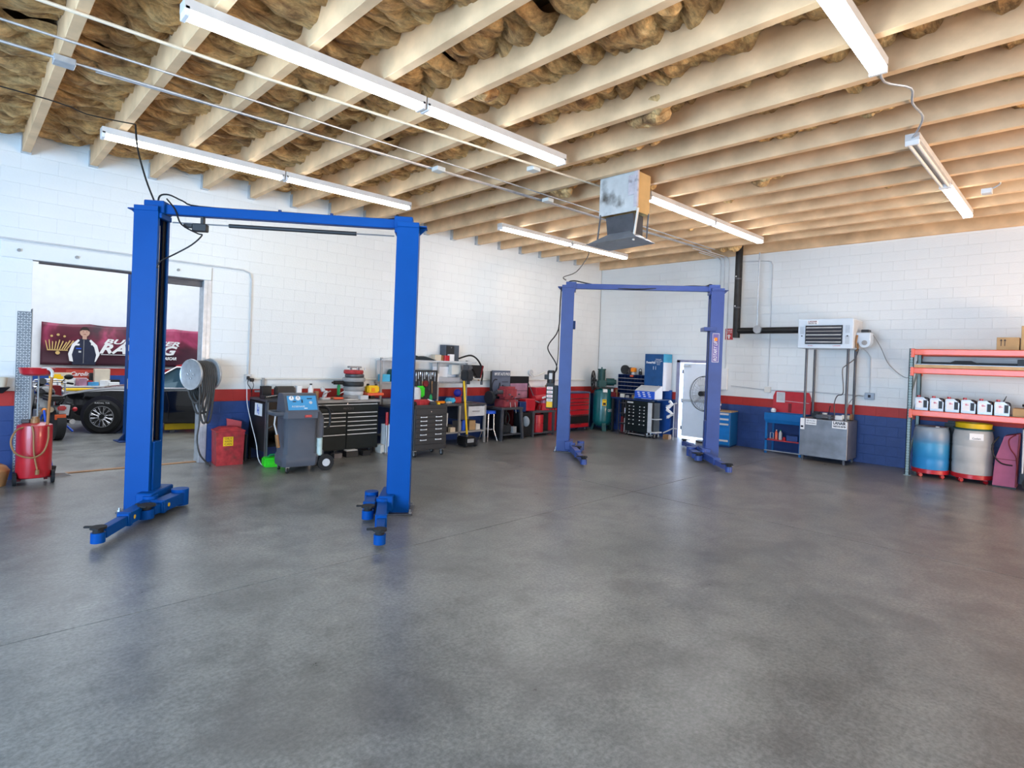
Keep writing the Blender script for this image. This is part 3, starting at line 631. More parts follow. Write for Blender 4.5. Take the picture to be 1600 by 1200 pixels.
# corner guard with raised lozenges
t = T('corner_guard', 'diamond plate steel corner guard on the left doorway jamb', 'guard', (.627, YL-.001, .10))
G().b2(0, -.006, 0, .155, 0, 2.22, .002).b2(.150, -.006, 0, .156, .22, 2.26, .002).out('plate', M['diamond'], t, smooth=False)
q = G()
for i in range(62):
    for j in range(5):
        q.box(.018+j*.03, -.0068, .03+i*.0355, .026, .003, .008, ry=.8 if (i+j) % 2 else -.8)
stuff(q.out('raised_lozenge', M['diamond_bump'], t, smooth=False))
G().b2(.157, .03, .0, .166, .045, 2.27).b2(.157, .14, .0, .166, .155, 2.2).out('edge_strip', M['galv'], t, smooth=False)
t = T('push_broom', 'broom with blue handle and grey brush standing behind the oil drain', 'broom', (1.07, 10.28, 0))
G().tube([(-.02, .0, .10), (-.13, .0, .95)], .014, 8).out('handle', M['bright_blue'], t)
G().box(-.01, 0, .10, .06, .05, .12, .01, ry=.15).out('socket', M['charcoal'], t)
G().loft([[(-.07, -.03, .06), (.12, -.03, .045), (.12, .03, .045), (-.07, .03, .06)], [(-.05, -.045, 0.0), (.20, -.045, 0.0), (.20, .045, 0.0), (-.05, .045, 0.0)]]).out('bristles', M['grey'], t, smooth=False)
t = T('wall_tray', 'black tray bracketed to the left wall at the frame edge', 'tray', (.47, YL, 1.20))
G().loft([[(-.1, -.2, .08), (.10, -.2, .08), (.10, 0, .08), (-.1, 0, .08)], [(-.1, -.14, 0), (.03, -.14, 0), (.03, 0, 0), (-.1, 0, 0)]]).out('tray', M['black'], t, smooth=False)
tag(G().lathe([(.02, 0), (.05, 0), (.065, .13), (.058, .13), (.045, .01), (.02, .01)], n=18).out('paper_cup', M['card_light'], None, (.485, YL-.10, 1.281)), 'cream cup standing in the black wall tray at the left edge', 'cup')
tag(G().lathe([(.02, 0), (.10, 0), (.14, .20), (.10, .26), (.05, .29), (.02, .29)], n=16).out('bucket', M['copper'], None, (.45, 9.98, 0)), 'brown orange bucket on the floor at the left edge', 'bucket')
# hose reel on the right jamb
t = T('hose_reel', 'big silver hose reel loaded with black hose on the doorway jamb', 'hose reel', (2.88, 10.12, 1.48), math.radians(22))
for s, rr2 in ((-1, .245), (1, .26)):
    G().lathe([(.03, s*.17), (rr2-.02, s*.17), (rr2, s*.17+s*.015), (rr2+.004, s*.17), (rr2, s*.17-s*.02), (rr2-.03, s*.17-s*.012), (.03, s*.17-s*.012)], n=36, axis='x').out('flange', M['galv'], t)
G().cyl((.17, 0, 0), (.215, 0, 0), .07, n=20).b2(.19, -.05, -.2, .215, .19, .12, .006).out('mount', M['steel'], t)
G().cyl((-.15, 0, 0), (.15, 0, 0), .12, n=24).out('drum', M['galv'], t)
for i in range(4): G().box(-.188, .06*math.cos(i*PI/2), .06*math.sin(i*PI/2), .012, .03, .03, .004).out('hub_bolt', M['steel'], t, smooth=False)
for k, xx in enumerate((-.12, -.085, -.05, -.015, .02, .055, .09)):
    q = G(); drop = .42+.12*math.sin(k*2.1)+.05*k
    q.tube([(xx, .16, .05), (xx, .12, .17), (xx, 0, .21), (xx, -.14, .15), (xx, -.20, 0), (xx+.01, -.19, -.25), (xx+.015, -.12, -drop), (xx+.01, -.02, -drop-.03), (xx, .10, -.3)], .017, 8, closed=True, sub=4)
    q.out('hose_loop', M['hose_grey'], t)
G().tube([(-.14, -.16, -.05), (-.16, -.2, -.4), (-.15, -.2, -.75), (-.21, -.24, -1.0), (-.17, -.26, -1.25), (-.02, -.25, -1.42), (.05, -.22, -1.467), (.14, -.02, -1.468)], .013, 8, sub=5).out('loose_hose', M['hose_grey'], t)
# red oily rag can
t = T('rag_can', 'red oily rag can with yellow label against the blue wall', 'waste can', (3.30, 10.02, 0), -.1)
G().loft([[(-.2, -.17, 0), (.2, -.17, 0), (.2, .17, 0), (-.2, .17, 0)], [(-.215, -.18, .56), (.215, -.18, .56), (.215, .18, .56), (-.215, .18, .56)]]).out('body', M['red_worn'], t, smooth=False)
G().b2(-.225, -.19, .545, .225, .19, .57, .004).loft([[(-.2, -.17, .57), (.2, -.17, .57), (.2, .17, .57), (-.2, .17, .57)], [(-.12, -.1, .62), (.12, -.1, .62), (.12, .1, .62), (-.12, .1, .62)]]).out('lid', M['red_worn'], t, smooth=False)
G().b2(-.11, -.181, .32, .04, -.1765, .47).out('label', M['yellow'], t, smooth=False)
for k, s_ in enumerate(('OILY', 'WASTE', 'CAN')): text('lettering', s_, .045, M['dark_red'], t, (-.035, -.1825, .44-k*.045), width=.11)
t = T('dust_pan', 'faded red dust pan leaning above the rag can', 'dust pan', (3.46, 10.22, .52))
G().loft([[(-.10, 0, 0), (.11, .0, -.04), (.11, .05, -.04), (-.10, .05, 0)], [(-.12, 0, .21), (.12, 0, .15), (.12, .05, .15), (-.12, .05, .21)]]).out('pan', mat('faded_red', (.55, .09, .10), .6), t, smooth=False)
G().b2(-.02, .01, -.52, .02, .04, 0, .006).out('handle', mat('faded_red_handle', (.5, .06, .08), .6), t, smooth=False)
for i, (x, c, h, lab) in enumerate(((3.56, 'card_light', .50, 'pale cardboard sheet leaning between rag can and black table'), (3.62, 'dark_steel', .46, 'dark board leaning beside the pale cardboard sheet'))):
    tag(G().box(x, 10.18+.02*i, h/2, .03, .22, h, .004, rx=.05).out('board', M[c], smooth=False), lab, 'board')
# black utility table
t = T('utility_table', 'black steel table with open shelf left of the big tool chest', 'table', (3.72, 9.53, 0))
G().b2(0, 0, 1.05, .80, .75, 1.09, .006).out('top', M['dark_steel'], t, smooth=False)
for x, y in ((0, 0), (.76, 0), (0, .71), (.76, .71)): G().b2(x, y, 0, x+.04, y+.006, 1.05).b2(x, y, 0, x+.006, y+.04, 1.05).out('leg', M['steel'] if y == 0 else M['black'], t, smooth=False)
G().b2(.002, .05, .22, .012, .70, 1.03).out('side_panel', M['black'], t, smooth=False)
G().b2(.01, .01, .30, .79, .74, .33).out('shelf', M['black'], t, smooth=False)
G().b2(.01, .73, .22, .79, .745, 1.05).out('back_panel', M['black'], t, smooth=False)
G().box(.06, .02, .62, .12, .012, .014, ry=-.5).out('brace', M['steel'], t, smooth=False)
pn = T('posted_sheet', 'white sheet with blue figure posted on the black table side', 'paper', (3.718, 9.86, .80), -PI/2)
G().b2(-.16, -.003, 0, .16, 0, .21).out('sheet', M['label_white'], pn, smooth=False)
G().b2(-.05, -.005, .04, -.03, -.0032, .19).b2(.01, -.005, .02, .03, -.0032, .15).b2(-.05, -.005, .08, .03, -.0032, .1).out('drawing', M['bright_blue'], pn, smooth=False)
bx('stand_block', 'black block standing on the black table below the bracket', 'block', 'black', 3.90, 10.05, 1.09, .16, .12, .20)
t = T('tool_tray', 'dark low tray of small tools on the black table', 'tray', (3.88, 9.72, 1.09))
G().b2(-.16, -.09, 0, .18, .09, .015, .004).b2(-.16, -.09, 0, -.15, .09, .06).b2(.17, -.09, 0, .18, .09, .06).b2(-.16, .08, 0, .18, .09, .06).out('tray', M['charcoal'], t, smooth=False)
G().tube([(-.1, 0, .03), (.1, .03, .05)], .012).out('tool', M['chrome'], t)
for k in range(3):
    o = tag(G().cyl((0, 0, 0), (0, 0, .07), .032, n=14).cyl((0, 0, .07), (0, 0, .09), .02, n=12).out('grease_pot', M['black'], None, (4.17+k*.075, 9.72+.02*k, 1.09)), ORD[k]+' of three small black pots from the left on the black table', 'pot', 'black pots on the table')
bx('paper_box', 'flat white box on the black table behind the grey machine', 'box', 'off_white', 4.42, 9.75, 1.09, .16, .2, .035)
# refrigerant machine
t = T('refrigerant_machine', 'grey wheeled refrigerant service machine with blue gauge panel', 'service machine', (3.98, 8.90, 0), -.12)
def rr_ring(x0_, x1_, y0_, y1_, z, c=.05):
    return [(x0_+c, y0_, z), (x1_-c, y0_, z), (x1_, y0_+c, z), (x1_, y1_-c, z), (x1_-c, y1_, z), (x0_+c, y1_, z), (x0_, y1_-c, z), (x0_, y0_+c, z)]
G().loft([rr_ring(-.28, .26, -.24, .24, .10), rr_ring(-.285, .27, -.26, .25, .16), rr_ring(-.285, .27, -.26, .25, .24), rr_ring(-.26, .25, -.22, .24, .29), rr_ring(-.26, .25, -.22, .24, .86), rr_ring(-.27, .26, -.23, .24, .88)]).out('body', M['grey_plastic'], t)
G().loft([rr_ring(-.20, .40, -.15, .2, .12), rr_ring(-.2, .40, -.15, .2, .30), rr_ring(-.1, .27, -.15, .2, .42)]).out('axle_housing', M['grey_plastic'], t)
G().loft([rr_ring(-.285, .275, -.27, .25, .86), rr_ring(-.285, .275, -.27, .25, .96)]).out('collar', M['grey_plastic'], t)
hd = G().prism([(-.25, .96), (-.25, .99), (-.12, 1.21), (-.06, 1.24), (.14, 1.24), (.19, 1.20), (.22, 1.0), (.22, .96)], -.27, .25, 'yz').out('head', M['grey_plastic'], t, smooth=False)
G().tube([(-.24, -.2, .93), (-.40, -.2, .93), (-.42, -.1, .93), (-.42, .1, .93), (-.40, .2, .93), (-.24, .2, .93)], .032, 8).out('handle', M['grey_plastic'], t)
pa = math.atan2(.22, .13)
def on_panel(u, v, e):                                              # u across, v up the sloping face
    d = Vector((0, .13, .22)).normalized(); n_ = Vector((0, -d.z, d.y))
    return Vector((u, -.25, .99))+d*v+n_*e
def pquad(g_, u0_, v0_, u1_, v1_, e0, e1):
    return g_.loft([[on_panel(u0_, v0_, e), on_panel(u1_, v0_, e), on_panel(u1_, v1_, e), on_panel(u0_, v1_, e)] for e in (e0, e1)])
pquad(G(), -.225, .0, .225, .25, -.002, .006).out('gauge_panel', M['panel_blue'], hd, smooth=False)
for u_ in (-.16, -.06):
    G().cyl(on_panel(u_, .205, .006), on_panel(u_, .205, .016), .038, n=20).out('gauge', M['label_white'], hd)
    pquad(G(), u_-.004, .2, u_+.004, .235, .0165, .0185).out('gauge_needle', M['ink'], hd, smooth=False)
pquad(G(), -.01, .125, .006, .18, .006, .013).out('switch', M['ink'], hd, smooth=False)
pquad(G(), -.145, .14, -.095, .155, .006, .009).out('button', M['ink'], hd, smooth=False)
pquad(G(), .08, .19, .16, .205, .006, .009).out('display', M['ink'], hd, smooth=False)
G().cyl(on_panel(.13, .125, .006), on_panel(.13, .125, .014), .026, n=16).out('sight_glass', M['light_grey'], hd)
text('lettering', 'ROBINAIR', .04, M['label_white'], hd, on_panel(-.07, .06, .0085), (pa, 0, 0), shear=.2, width=.20)
pquad(G(), .02, .022, .07, .036, .006, .0075).out('print_line', M['label_white'], hd, smooth=False)
G().b2(.02, -.285, .875, .13, -.268, .915, .006).out('badge', M['red'], t, smooth=False)
G().loft([rr_ring(.25, .34, -.1, .2, .45, .03), rr_ring(.25, .40, -.1, .2, .55, .03), rr_ring(.25, .40, -.1, .2, .85, .03), rr_ring(.25, .33, -.1, .2, .96, .03)]).out('side_hump', M['grey_plastic'], t)
G().cyl((.31, -.12, .24), (.31, -.12, .52), .055, n=14).out('oil_bottle', mat('pale_bottle', (.50, .66, .66), .35), t)
G().tube([(-.40, -.2, .93), (-.42, -.22, .78), (-.38, -.23, .62)], .012).out('hose', M['light_grey'], t)
G().cyl((-.385, -.235, .62), (-.355, -.235, .42), .028, n=10).out('gauge_tube', M['bronze'], t)
G().tube([(.26, 0, 1.0), (.42, -.05, 1.02), (.50, -.05, .92), (.50, -.05, .72), (.44, -.06, .66)], .020, 8, sub=4).tube([(.3, .05, 1.0), (.5, .0, .98), (.56, -.03, .92)], .012, 8, sub=4).out('hose_set', M['black'], t)
for y in (-.20, .22):
    w = G().cyl((.40, y-.035, .13), (.40, y+.035, .13), .13, n=26).out('wheel', M['rubber'], t)
    G().cyl((.40, y-.04, .13), (.40, y+.04, .13), .062, n=18).out('hub', M['light_grey'], w)
caster(t, -.20, -.20, .045); caster(t, -.22, .18, .045)
# lime box under the table
t = T('jump_starter', 'lime green jump starter case on the floor by the grey machine', 'case', (3.83, 9.42, 0), -.15)
G().box(0, 0, .075, .34, .22, .15, .02).out('case', M['lime'], t); G().box(-.06, -.115, .06, .10, .015, .06, .004).out('latch', M['lime'], t); G().tube([(-.1, 0, .15), (-.06, 0, .19), (.06, 0, .19), (.1, 0, .15)], .012).out('handle', M['green'], t)
bx('storage_box', 'dark teal box on the floor shelf behind the lime case', 'box', 'dark_teal', 4.18, 9.85, .332, .3, .25, .14)
# big tool chest
def handle_bar(t, x0_, x1_, z, y=-.02, m='chrome_bright', h=.014): return G().b2(x0_, y-.006, z-h/2, x1_, y+.004, z+h/2, .003).out('handle', M[m], t, smooth=False)
CX0, CX1, CYF = 4.56, 5.90, 9.62
t = T('tool_chest', 'wide dark green-black tool chest with chrome drawer pulls under the clutter', 'tool chest', (CX0, CYF, 0))
Wc = CX1-CX0; mid = .66
G().b2(0, 0, .12, Wc, .56, 1.0, .008).out('cabinet', M['chest_black'], t, smooth=False)
G().b2(-.015, -.02, 1.0, Wc+.015, .58, 1.045, .006).out('top', M['grey'], t, smooth=False)
dd = G().b2(.03, -.018, .845, Wc-.03, 0, .985, .003).out('drawer', M['chest_black'], t, smooth=False); handle_bar(dd, .04, Wc-.04, .965)
text('lettering', 'MATCO 5', .055, M['dark_steel'], t, (Wc/2+.02, -.0195, .89), width=.2)
for x0_, x1_, zs in ((.03, mid-.01, (.83, .75, .68, .60, .43)), (mid+.01, Wc-.03, (.83, .75, .67, .59, .51, .43))):
    for i, z in enumerate(zs):
        zb = (zs[i+1] if i+1 < len(zs) else .14)
        dd = G().b2(x0_, -.018, zb+.006, x1_, 0, z, .003).out('drawer', M['chest_black'], t, smooth=False)
        if not (i == len(zs)-1 and False): handle_bar(dd, x0_+.01, x1_-.01, z-.022)
for k, x in enumerate((Wc*.5, Wc-.06)): G().cyl((x, -.022, 1.0-.02), (x, -.017, 1.0-.02), .012, n=10).out('lock', M['chrome'], t)
for x in (.1, .5, .85, 1.22): caster(t, x, .08, .055, wm='charcoal')
# under and beside the chest
for i, (x, w, h, m_, lab) in enumerate(((5.02, .16, .09, 'dark_steel', 'dark steel block on the floor under the tool chest'), (5.30, .24, .11, 'charcoal', 'pale topped case on the floor under the tool chest'), (5.60, .16, .09, 'rubber', 'black lump on the floor beneath the right chest caster'))):
    bx('floor_case', lab, 'case', m_, x, 9.56, 0, w, .14, h)
bx('paper_pad', 'pale pad on the case under the tool chest', 'pad', 'light_grey', 5.30, 9.56, .11, .22, .12, .02)
bx('white_board', 'white panel standing between the tool chest and the bench', 'panel', 'white', 6.12, 9.62, 0, .12, .30, .55)
bx('small_box', 'small white box on the floor right of the tool chest', 'box', 'off_white', 6.0, 9.66, 0, .12, .2, .16)
t = T('post_jack', 'red and grey post jack standing right of the tool chest', 'jack', (6.03, 9.52, 0))
G().cyl((0, 0, .02), (0, 0, .55), .02, n=10).b2(-.06, -.06, 0, .06, .06, .02).out('stand', M['steel'], t); G().cyl((0, 0, .55), (0, 0, .80), .028, n=10).out('tip', M['red'], t)
# chest top clutter
ct = 1.045
bx('tool_case', 'black blow-moulded tool case standing on the chest behind the grey machine', 'case', 'charcoal', 4.20, 9.98, 1.09, .34, .12, .20, bev=.02)
bx('carton', 'tall white carton beside the black tool case', 'carton', 'white', 4.45, 9.98, 1.09, .09, .10, .21)
tag(G().cyl((0, 0, 0), (0, 0, .22), .045, n=18).out('paint_can', M['red_worn'], None, (4.66, 9.95, ct)), 'red and white can between white carton and white bottle', 'can')
def bottle(x, y, z, r, h, m, cap, label, cat='bottle', g=None):
    t = T('bottle', label, cat, (x, y, z), 0, g)
    G().lathe([(.005, 0), (r, 0), (r, h*.72), (r*.45, h*.86), (r*.4, h*.92), (.004, h*.92)], n=14).out('body', M[m], t); G().cyl((0, 0, h*.92), (0, 0, h), r*.5, n=12).out('cap', M[cap], t); return t
bottle(4.60, 9.80, ct, .045, .30, 'white', 'black', 'white bottle with black cap on the tool chest')
tag(G().cyl((0, 0, 0), (0, 0, .16), .04, n=16).out('spray_can', M['bronze'], None, (4.72, 9.82, ct)), 'brown can right of the white bottle on the chest', 'can')
t = T('clamp', 'pale grey small clamp tool standing on the tool chest', 'clamp', (4.90, 9.85, ct))
G().box(0, 0, .02, .16, .12, .04, .006).box(0, 0, .10, .06, .06, .14, .01, ry=.3).box(-.05, 0, .19, .07, .05, .08, .01, ry=-.4).out('frame', M['light_grey'], t); G().tube([(-.05, -.04, .1), (.09, -.04, .16)], .012).out('screw', M['chrome'], t)
for i, (x, y, l, an, m_, lab) in enumerate(((5.02, 9.86, .30, .3, 'red', 'red handled wrench lying left on the tool chest'), (5.13, 9.80, .26, -.5, 'bronze', 'brown tool lying across the middle of the chest'), (5.10, 9.72, .20, .05, 'orange', 'orange pliers at the front of the chest top'), (5.22, 9.9, .24, .9, 'charcoal', 'dark tool lying by the cordless drill'))):
    t = T('hand_tool', lab, 'tool', (x, y, ct), an)
    G().box(0, 0, .03, l, .045, .04, .012).out('handle', M[m_], t); G().box(l/2, 0, .035, l*.4, .025, .025, .006).out('jaw', M['dark_steel'], t)
t = T('cordless_drill', 'dark green drill standing upright on the tool chest', 'drill', (5.22, 9.95, ct))
G().box(0, 0, .035, .09, .1, .07, .01).out('battery', M['black'], t); G().box(0, 0, .17, .05, .06, .20, .015).out('grip', M['green'], t); G().cyl((-.1, 0, .31), (.08, 0, .31), .038, n=14).cyl((-.14, 0, .31), (-.1, 0, .31), .018, n=10).out('motor_body', M['black'], t)
G().tube([(.03, 0, .1), (.13, 0, .16), (.13, 0, .25), (.06, 0, .31)], .008, 6, sub=3).out('cord', M['white'], t)
# stacked rotors / air filters
zz = ct
for i, (r, h, m_, lab) in enumerate(((.19, .075, 'grey', 'grey disc at the bottom of the round stack'), (.185, .075, 'light_grey', 'pale grey disc second from the bottom of the round stack'), (.20, .09, 'grey', 'grey ring third up in the round stack'), (.20, .09, 'charcoal', 'dark ring fourth up in the round stack'), (.215, .075, 'grey', 'widest grey ring fifth up in the round stack'), (.18, .07, 'dark_steel', 'dark grey ring just under the red one in the stack'), (.185, .075, 'red_worn', 'worn red ring topping the round stack'))):
    tag(G().lathe([(.05, 0), (r-.012, 0), (r, h*.25), (r, h*.75), (r-.012, h), (.05, h)], n=26).out('disc_ring', M[m_], None, (5.52+.012*((i*7) % 3-1), 9.93, zz)), lab, 'ring', None); zz += h+.001
t = T('bolt_tray', 'silver tray of studs lying atop the red ring', 'tray', (5.52, 9.92, zz)); 
G().box(0, 0, .055, .26, .10, .035, .006).b2(-.09, -.04, 0, -.07, .04, .04).b2(.07, -.04, 0, .09, .04, .04).out('tray', M['grey'], t, smooth=False)
for k in range(3): G().cyl((-.16+.16*k, -.11, 0), (-.16+.16*k, -.11, .05), .008, n=8).out('stud', M['chrome'], t)
bx('paper', 'white papers spread in front of the round stack', 'paper', 'white', 5.35, 9.72, ct, .26, .16, .012, .2)
bx('parts_box', 'light grey parts box right of the white papers', 'box', 'light_grey', 5.60, 9.70, ct, .16, .12, .08)
bx('base_block', 'black block holding up the orange tray at the chest end', 'block', 'black', 5.88, 9.92, ct, .10, .2, .06)
bx('orange_tray', 'orange tray under the yellow case at the chest end', 'tray', 'orange', 5.92, 9.88, ct+.061, .36, .24, .055, bev=.015)
t = T('yellow_case', 'bright yellow tool case on the orange tray', 'case', (5.89, 9.88, ct+.117)); G().box(0, 0, .07, .26, .16, .14, .025).out('case', M['yellow'], t); G().box(-.02, -.085, .06, .07, .012, .07, .004).out('latch', M['amber'], t); G().box(-.09, 0, .155, .05, .04, .04, .008).box(.09, 0, .15, .04, .04, .03, .006).out('clip', M['black'], t)
# work bench with hutch
BX0, BX1, BYF, BZ = 6.20, 8.72, 9.62, .90
t = T('workbench', 'long grey steel workbench with back shelves along the left wall', 'workbench', (BX0, BYF, 0))
Lb = BX1-BX0
G().b2(0, 0, BZ-.04, Lb, .66, BZ, .004).out('top', M['dark_steel'], t, smooth=False)
for x in (0, 1.72, Lb-.05):
    for y in (0, .61): G().b2(x, y, 0, x+.05, y+.05, BZ-.04, .004).out('leg', M['grey'], t, smooth=False)
G().b2(.0, .0, .26, Lb, .6, .285).out('lower_shelf', M['grey'], t, smooth=False)
dd = G().b2(1.98, -.012, .62, Lb-.06, .5, .84, .004).out('drawer', M['light_grey'], t, smooth=False); G().b2(2.1, -.024, .72, 2.3, -.012, .74).out('handle', M['steel'], dd, smooth=False)
G().b2(1.77, .0, .55, 1.97, .55, .86, .004).out('cubby', M['dark_steel'], t, smooth=False)
for x in (-.02, 1.42, 2.24): G().b2(x, .43, BZ, x+.045, .47, 1.86, .003).out('upright', M['grey'], t, smooth=False)
G().b2(-.02, .40, 1.80, Lb+.0, .66, 1.835, .004).out('top_shelf', M['light_grey'], t, smooth=False)
G().b2(-.02, .44, 1.33, Lb-.2, .66, 1.365, .004).out('middle_shelf', M['grey'], t, smooth=False)
G().b2(.02, .655, 1.2, .9, .665, 1.8).out('back_panel', M['light_grey'], t, smooth=False); G().b2(1.42, .655, 1.4, 2.2, .665, 1.78).out('back_panel', M['light_grey'], t, smooth=False)
pg = G().b2(.50, .40, .98, 1.40, .43, 1.62, .004).out('pegboard', M['charcoal'], t, smooth=False)
BZ += .0015
# hanging tools on the pegboard
HT = 'tools hung along the pegboard'
for k in range(14):
    x = BX0+.60+k*.055; h = .10+.05*((k*5) % 3)
    tag(G().tube([(x, BYF+.39, 1.58), (x, BYF+.385, 1.58-h)], .009, 6).box(x, BYF+.385, 1.58-h*.3, .026, .018, .06, .006).out('hand_tool', M[('chrome', 'steel', 'light_grey')[k % 3]], smooth=False), ORD[k]+' bright steel tool from the left in the top pegboard row', 'tool', HT)
for k in range(9):
    x = BX0+.56+k*.085; h = .12+.06*((k*7) % 3)
    tag(G().tube([(x, BYF+.39, 1.36), (x+.01, BYF+.385, 1.36-h)], .011, 6).box(x, BYF+.385, 1.35, .03, .02, .07, .006).out('hand_tool', M[('charcoal', 'dark_steel', 'bronze')[k % 3]], smooth=False), ORD[k]+' dark tool from the left in the lower pegboard row', 'tool', HT+', lower row')
tag(G().cyl((0, 0, 0), (0, .05, 0), .065, n=18).out('air_hose_coil', M['dark_red'], None, (BX0+1.05, BYF+.34, 1.33)), 'dark red round coil on the pegboard above the green case', 'coil')
bx('green_case', 'bright lime green case hung on the pegboard', 'case', 'lime', BX0+.92, BYF+.36, 1.04, .22, .07, .24, bev=.03)
tag(G().lathe([(.02, 0), (.14, 0), (.15, .03), (.15, .28), (.12, .36), (.02, .38)], n=20).out('canister', M['light_grey'], None, (BX0+.64, BYF+.2, BZ+.001)), 'pale grey rounded canister in front of the pegboard', 'canister')
bottle(BX0+.98, BYF+.06, BZ, .035, .24, 'green', 'black', 'green bottle behind the near lift post on the workbench')
for k, (x, m_, lab) in enumerate(((6.86, 'green', 'green spray can leftmost behind the roller cabinet'), (6.94, 'dark_teal', 'dark green spray can behind the roller cabinet'))): tag(G().cyl((0, 0, 0), (0, 0, .20), .032, n=14).cyl((0, 0, .2), (0, 0, .23), .018, n=10).out('spray_can', M[m_], None, (x, 9.75, BZ)), lab, 'can')
bx('blue_box', 'pale blue box on the middle shelf left of the lift post', 'box', 'sky_blue', 6.34, 10.17, 1.366, .2, .14, .15); 
tag(G().cyl((0, 0, 0), (.2, 0, 0), .13, n=22).out('grey_roll', M['dark_teal'], None, (6.46, 10.14, 1.497)), 'grey green drum on the middle shelf at the bench left', 'drum')
bx('grey_tray', 'grey green tray on the bench top at the left under the shelf', 'tray', 'grey', 6.42, 10.12, BZ, .36, .2, .11)
bx('wall_poster', 'dark brown framed tool card under the top shelf', 'card', 'bronze', 7.02, 10.22, 1.55, .22, .03, .25)
t = T('jacket', 'dark folded jacket lying on the top bench shelf', 'jacket', (7.12, 10.12, 1.836))
G().grid(lambda u, v: (-.42+.84*u, -.11+.22*v, .16*math.sin(PI*min(1, max(0, u)))**.5*(.75+.25*math.cos(3*u+1))*math.sin(PI*v)**.4+.012*math.sin(17*u+5*v)*math.sin(PI*v)), 24, 10).b2(-.4, -.10, 0, .42, .10, .012).out('cloth', mat('jacket_cloth', (.02, .028, .035), .85), t)
bx('carton', 'small brown carton on the top bench shelf', 'carton', 'card_light', 7.60, 10.10, 1.836, .17, .14, .13)
bx('carton', 'dark brown carton beside the small brown one', 'carton', 'bronze', 7.76, 10.12, 1.836, .12, .12, .12)
bx('red_box', 'red box in front of the grey cabinet on the top shelf', 'box', 'red', 7.84, 10.05, 1.836, .13, .08, .12)
bx('white_box', 'white box right of the red box on the top shelf', 'box', 'white', 7.98, 10.06, 1.836, .13, .09, .15)
t = T('small_cabinet', 'dark blue-grey small steel cabinet on the top bench shelf', 'cabinet', (7.86, 10.12, 1.836)); G().b2(0, 0, 0, .40, .2, .36, .006).out('body', mat('slate', (.07, .09, .12), .5), t, smooth=False); G().b2(.02, -.012, .02, .25, 0, .34, .004).out('door', M['charcoal'], t, smooth=False); G().cyl((.15, -.03, .30), (.15, -.012, .30), .015, n=10).out('knob', M['chrome'], t)
t = T('work_lamp', 'dark triangular lamp head on the bench shelf end', 'lamp', (8.66, 9.90, 1.62))
G().loft([[(-.26, -.06, .14), (.08, -.06, .14), (.08, .1, .14), (-.26, .1, .14)], [(-.02, -.04, -.16), (.04, -.04, -.16), (.04, .08, -.16), (-.02, .08, -.16)]]).out('shade', M['black'], t, smooth=False); G().loft([[(.08, -.07, .14), (.12, -.07, .12), (.12, .1, .12), (.08, .1, .14)], [(.035, -.05, -.16), (.06, -.05, -.15), (.06, .08, -.15), (.035, .08, -.16)]]).out('edge', M['dark_red'], t, smooth=False)
conduit('air_hose', 'black curved hose arching from the bench shelf end', [(8.15, 9.98, 1.90), (8.5, 9.98, 1.98), (8.75, 9.98, 1.85), (8.88, 9.98, 1.6), (8.86, 9.98, 1.38)], .02, M['black'], 'hose', 5)
tag(G().cyl((8.86, 9.98, 1.30), (8.86, 9.98, 1.38), .03, n=12).out('hose_nozzle', M['dark_steel']), 'dark nozzle at the end of the arching hose', 'nozzle')
t = T('drill_press', 'dark drill press head and column at the bench right end', 'drill press', (8.34, 9.90, BZ))
G().cyl((0, .1, 0), (0, .1, .86), .03, n=12).b2(-.12, -.08, 0, .12, .16, .03, .006).out('column', M['dark_steel'], t); G().box(0, 0, .62, .20, .26, .24, .03).cyl((0, -.05, .42), (0, -.05, .5), .04, n=12).out('head', M['charcoal'], t); G().box(0, -.02, .80, .16, .2, .12, .03).out('motor', M['dark_steel'], t)
for k in range(3): G().cyl((.1, -.06, .6), (.1+.1*math.cos(k*2.1), -.06, .6+.1*math.sin(k*2.1)), .008, n=8).out('feed_handle', M['chrome'], t)
bx('mirror_tray', 'pale green glass tray on the middle shelf', 'tray', 'jug_silver', 7.95, 10.1, 1.366, .62, .12, .10); bx('glass_pane', 'green tinted sheet leaning behind the middle shelf tray', 'sheet', 'door_white', 7.95, 10.24, 1.40, .66, .02, .3)
bottle(7.63, 10.09, 1.366, .05, .24, 'white', 'white', 'white jug on the left of the middle shelf')
for k in range(5): tag(G().cyl((0, 0, 0), (0, 0, .05), .03, n=12).out('socket', M['charcoal'], None, (7.76+k*.10, 10.07, 1.366)), ORD[k]+' small dark can from the left along the middle shelf front', 'can', 'row of dark cans on the shelf')
bx('parts_rack', 'white rack of small steel parts on the shelf end', 'rack', 'off_white', 8.18, 10.16, 1.53, .26, .12, .22)
t = T('brass_tool', 'small white and brass tool at the right shelf end', 'tool', (8.58, 10.0, 1.366)); G().tube([(-.12, 0, .04), (.0, 0, .07), (.14, -.02, .05)], .022, 8).out('body', M['off_white'], t); G().cyl((.14, -.02, .05), (.2, -.02, .04), .016, n=10).out('tip', M['bronze'], t)
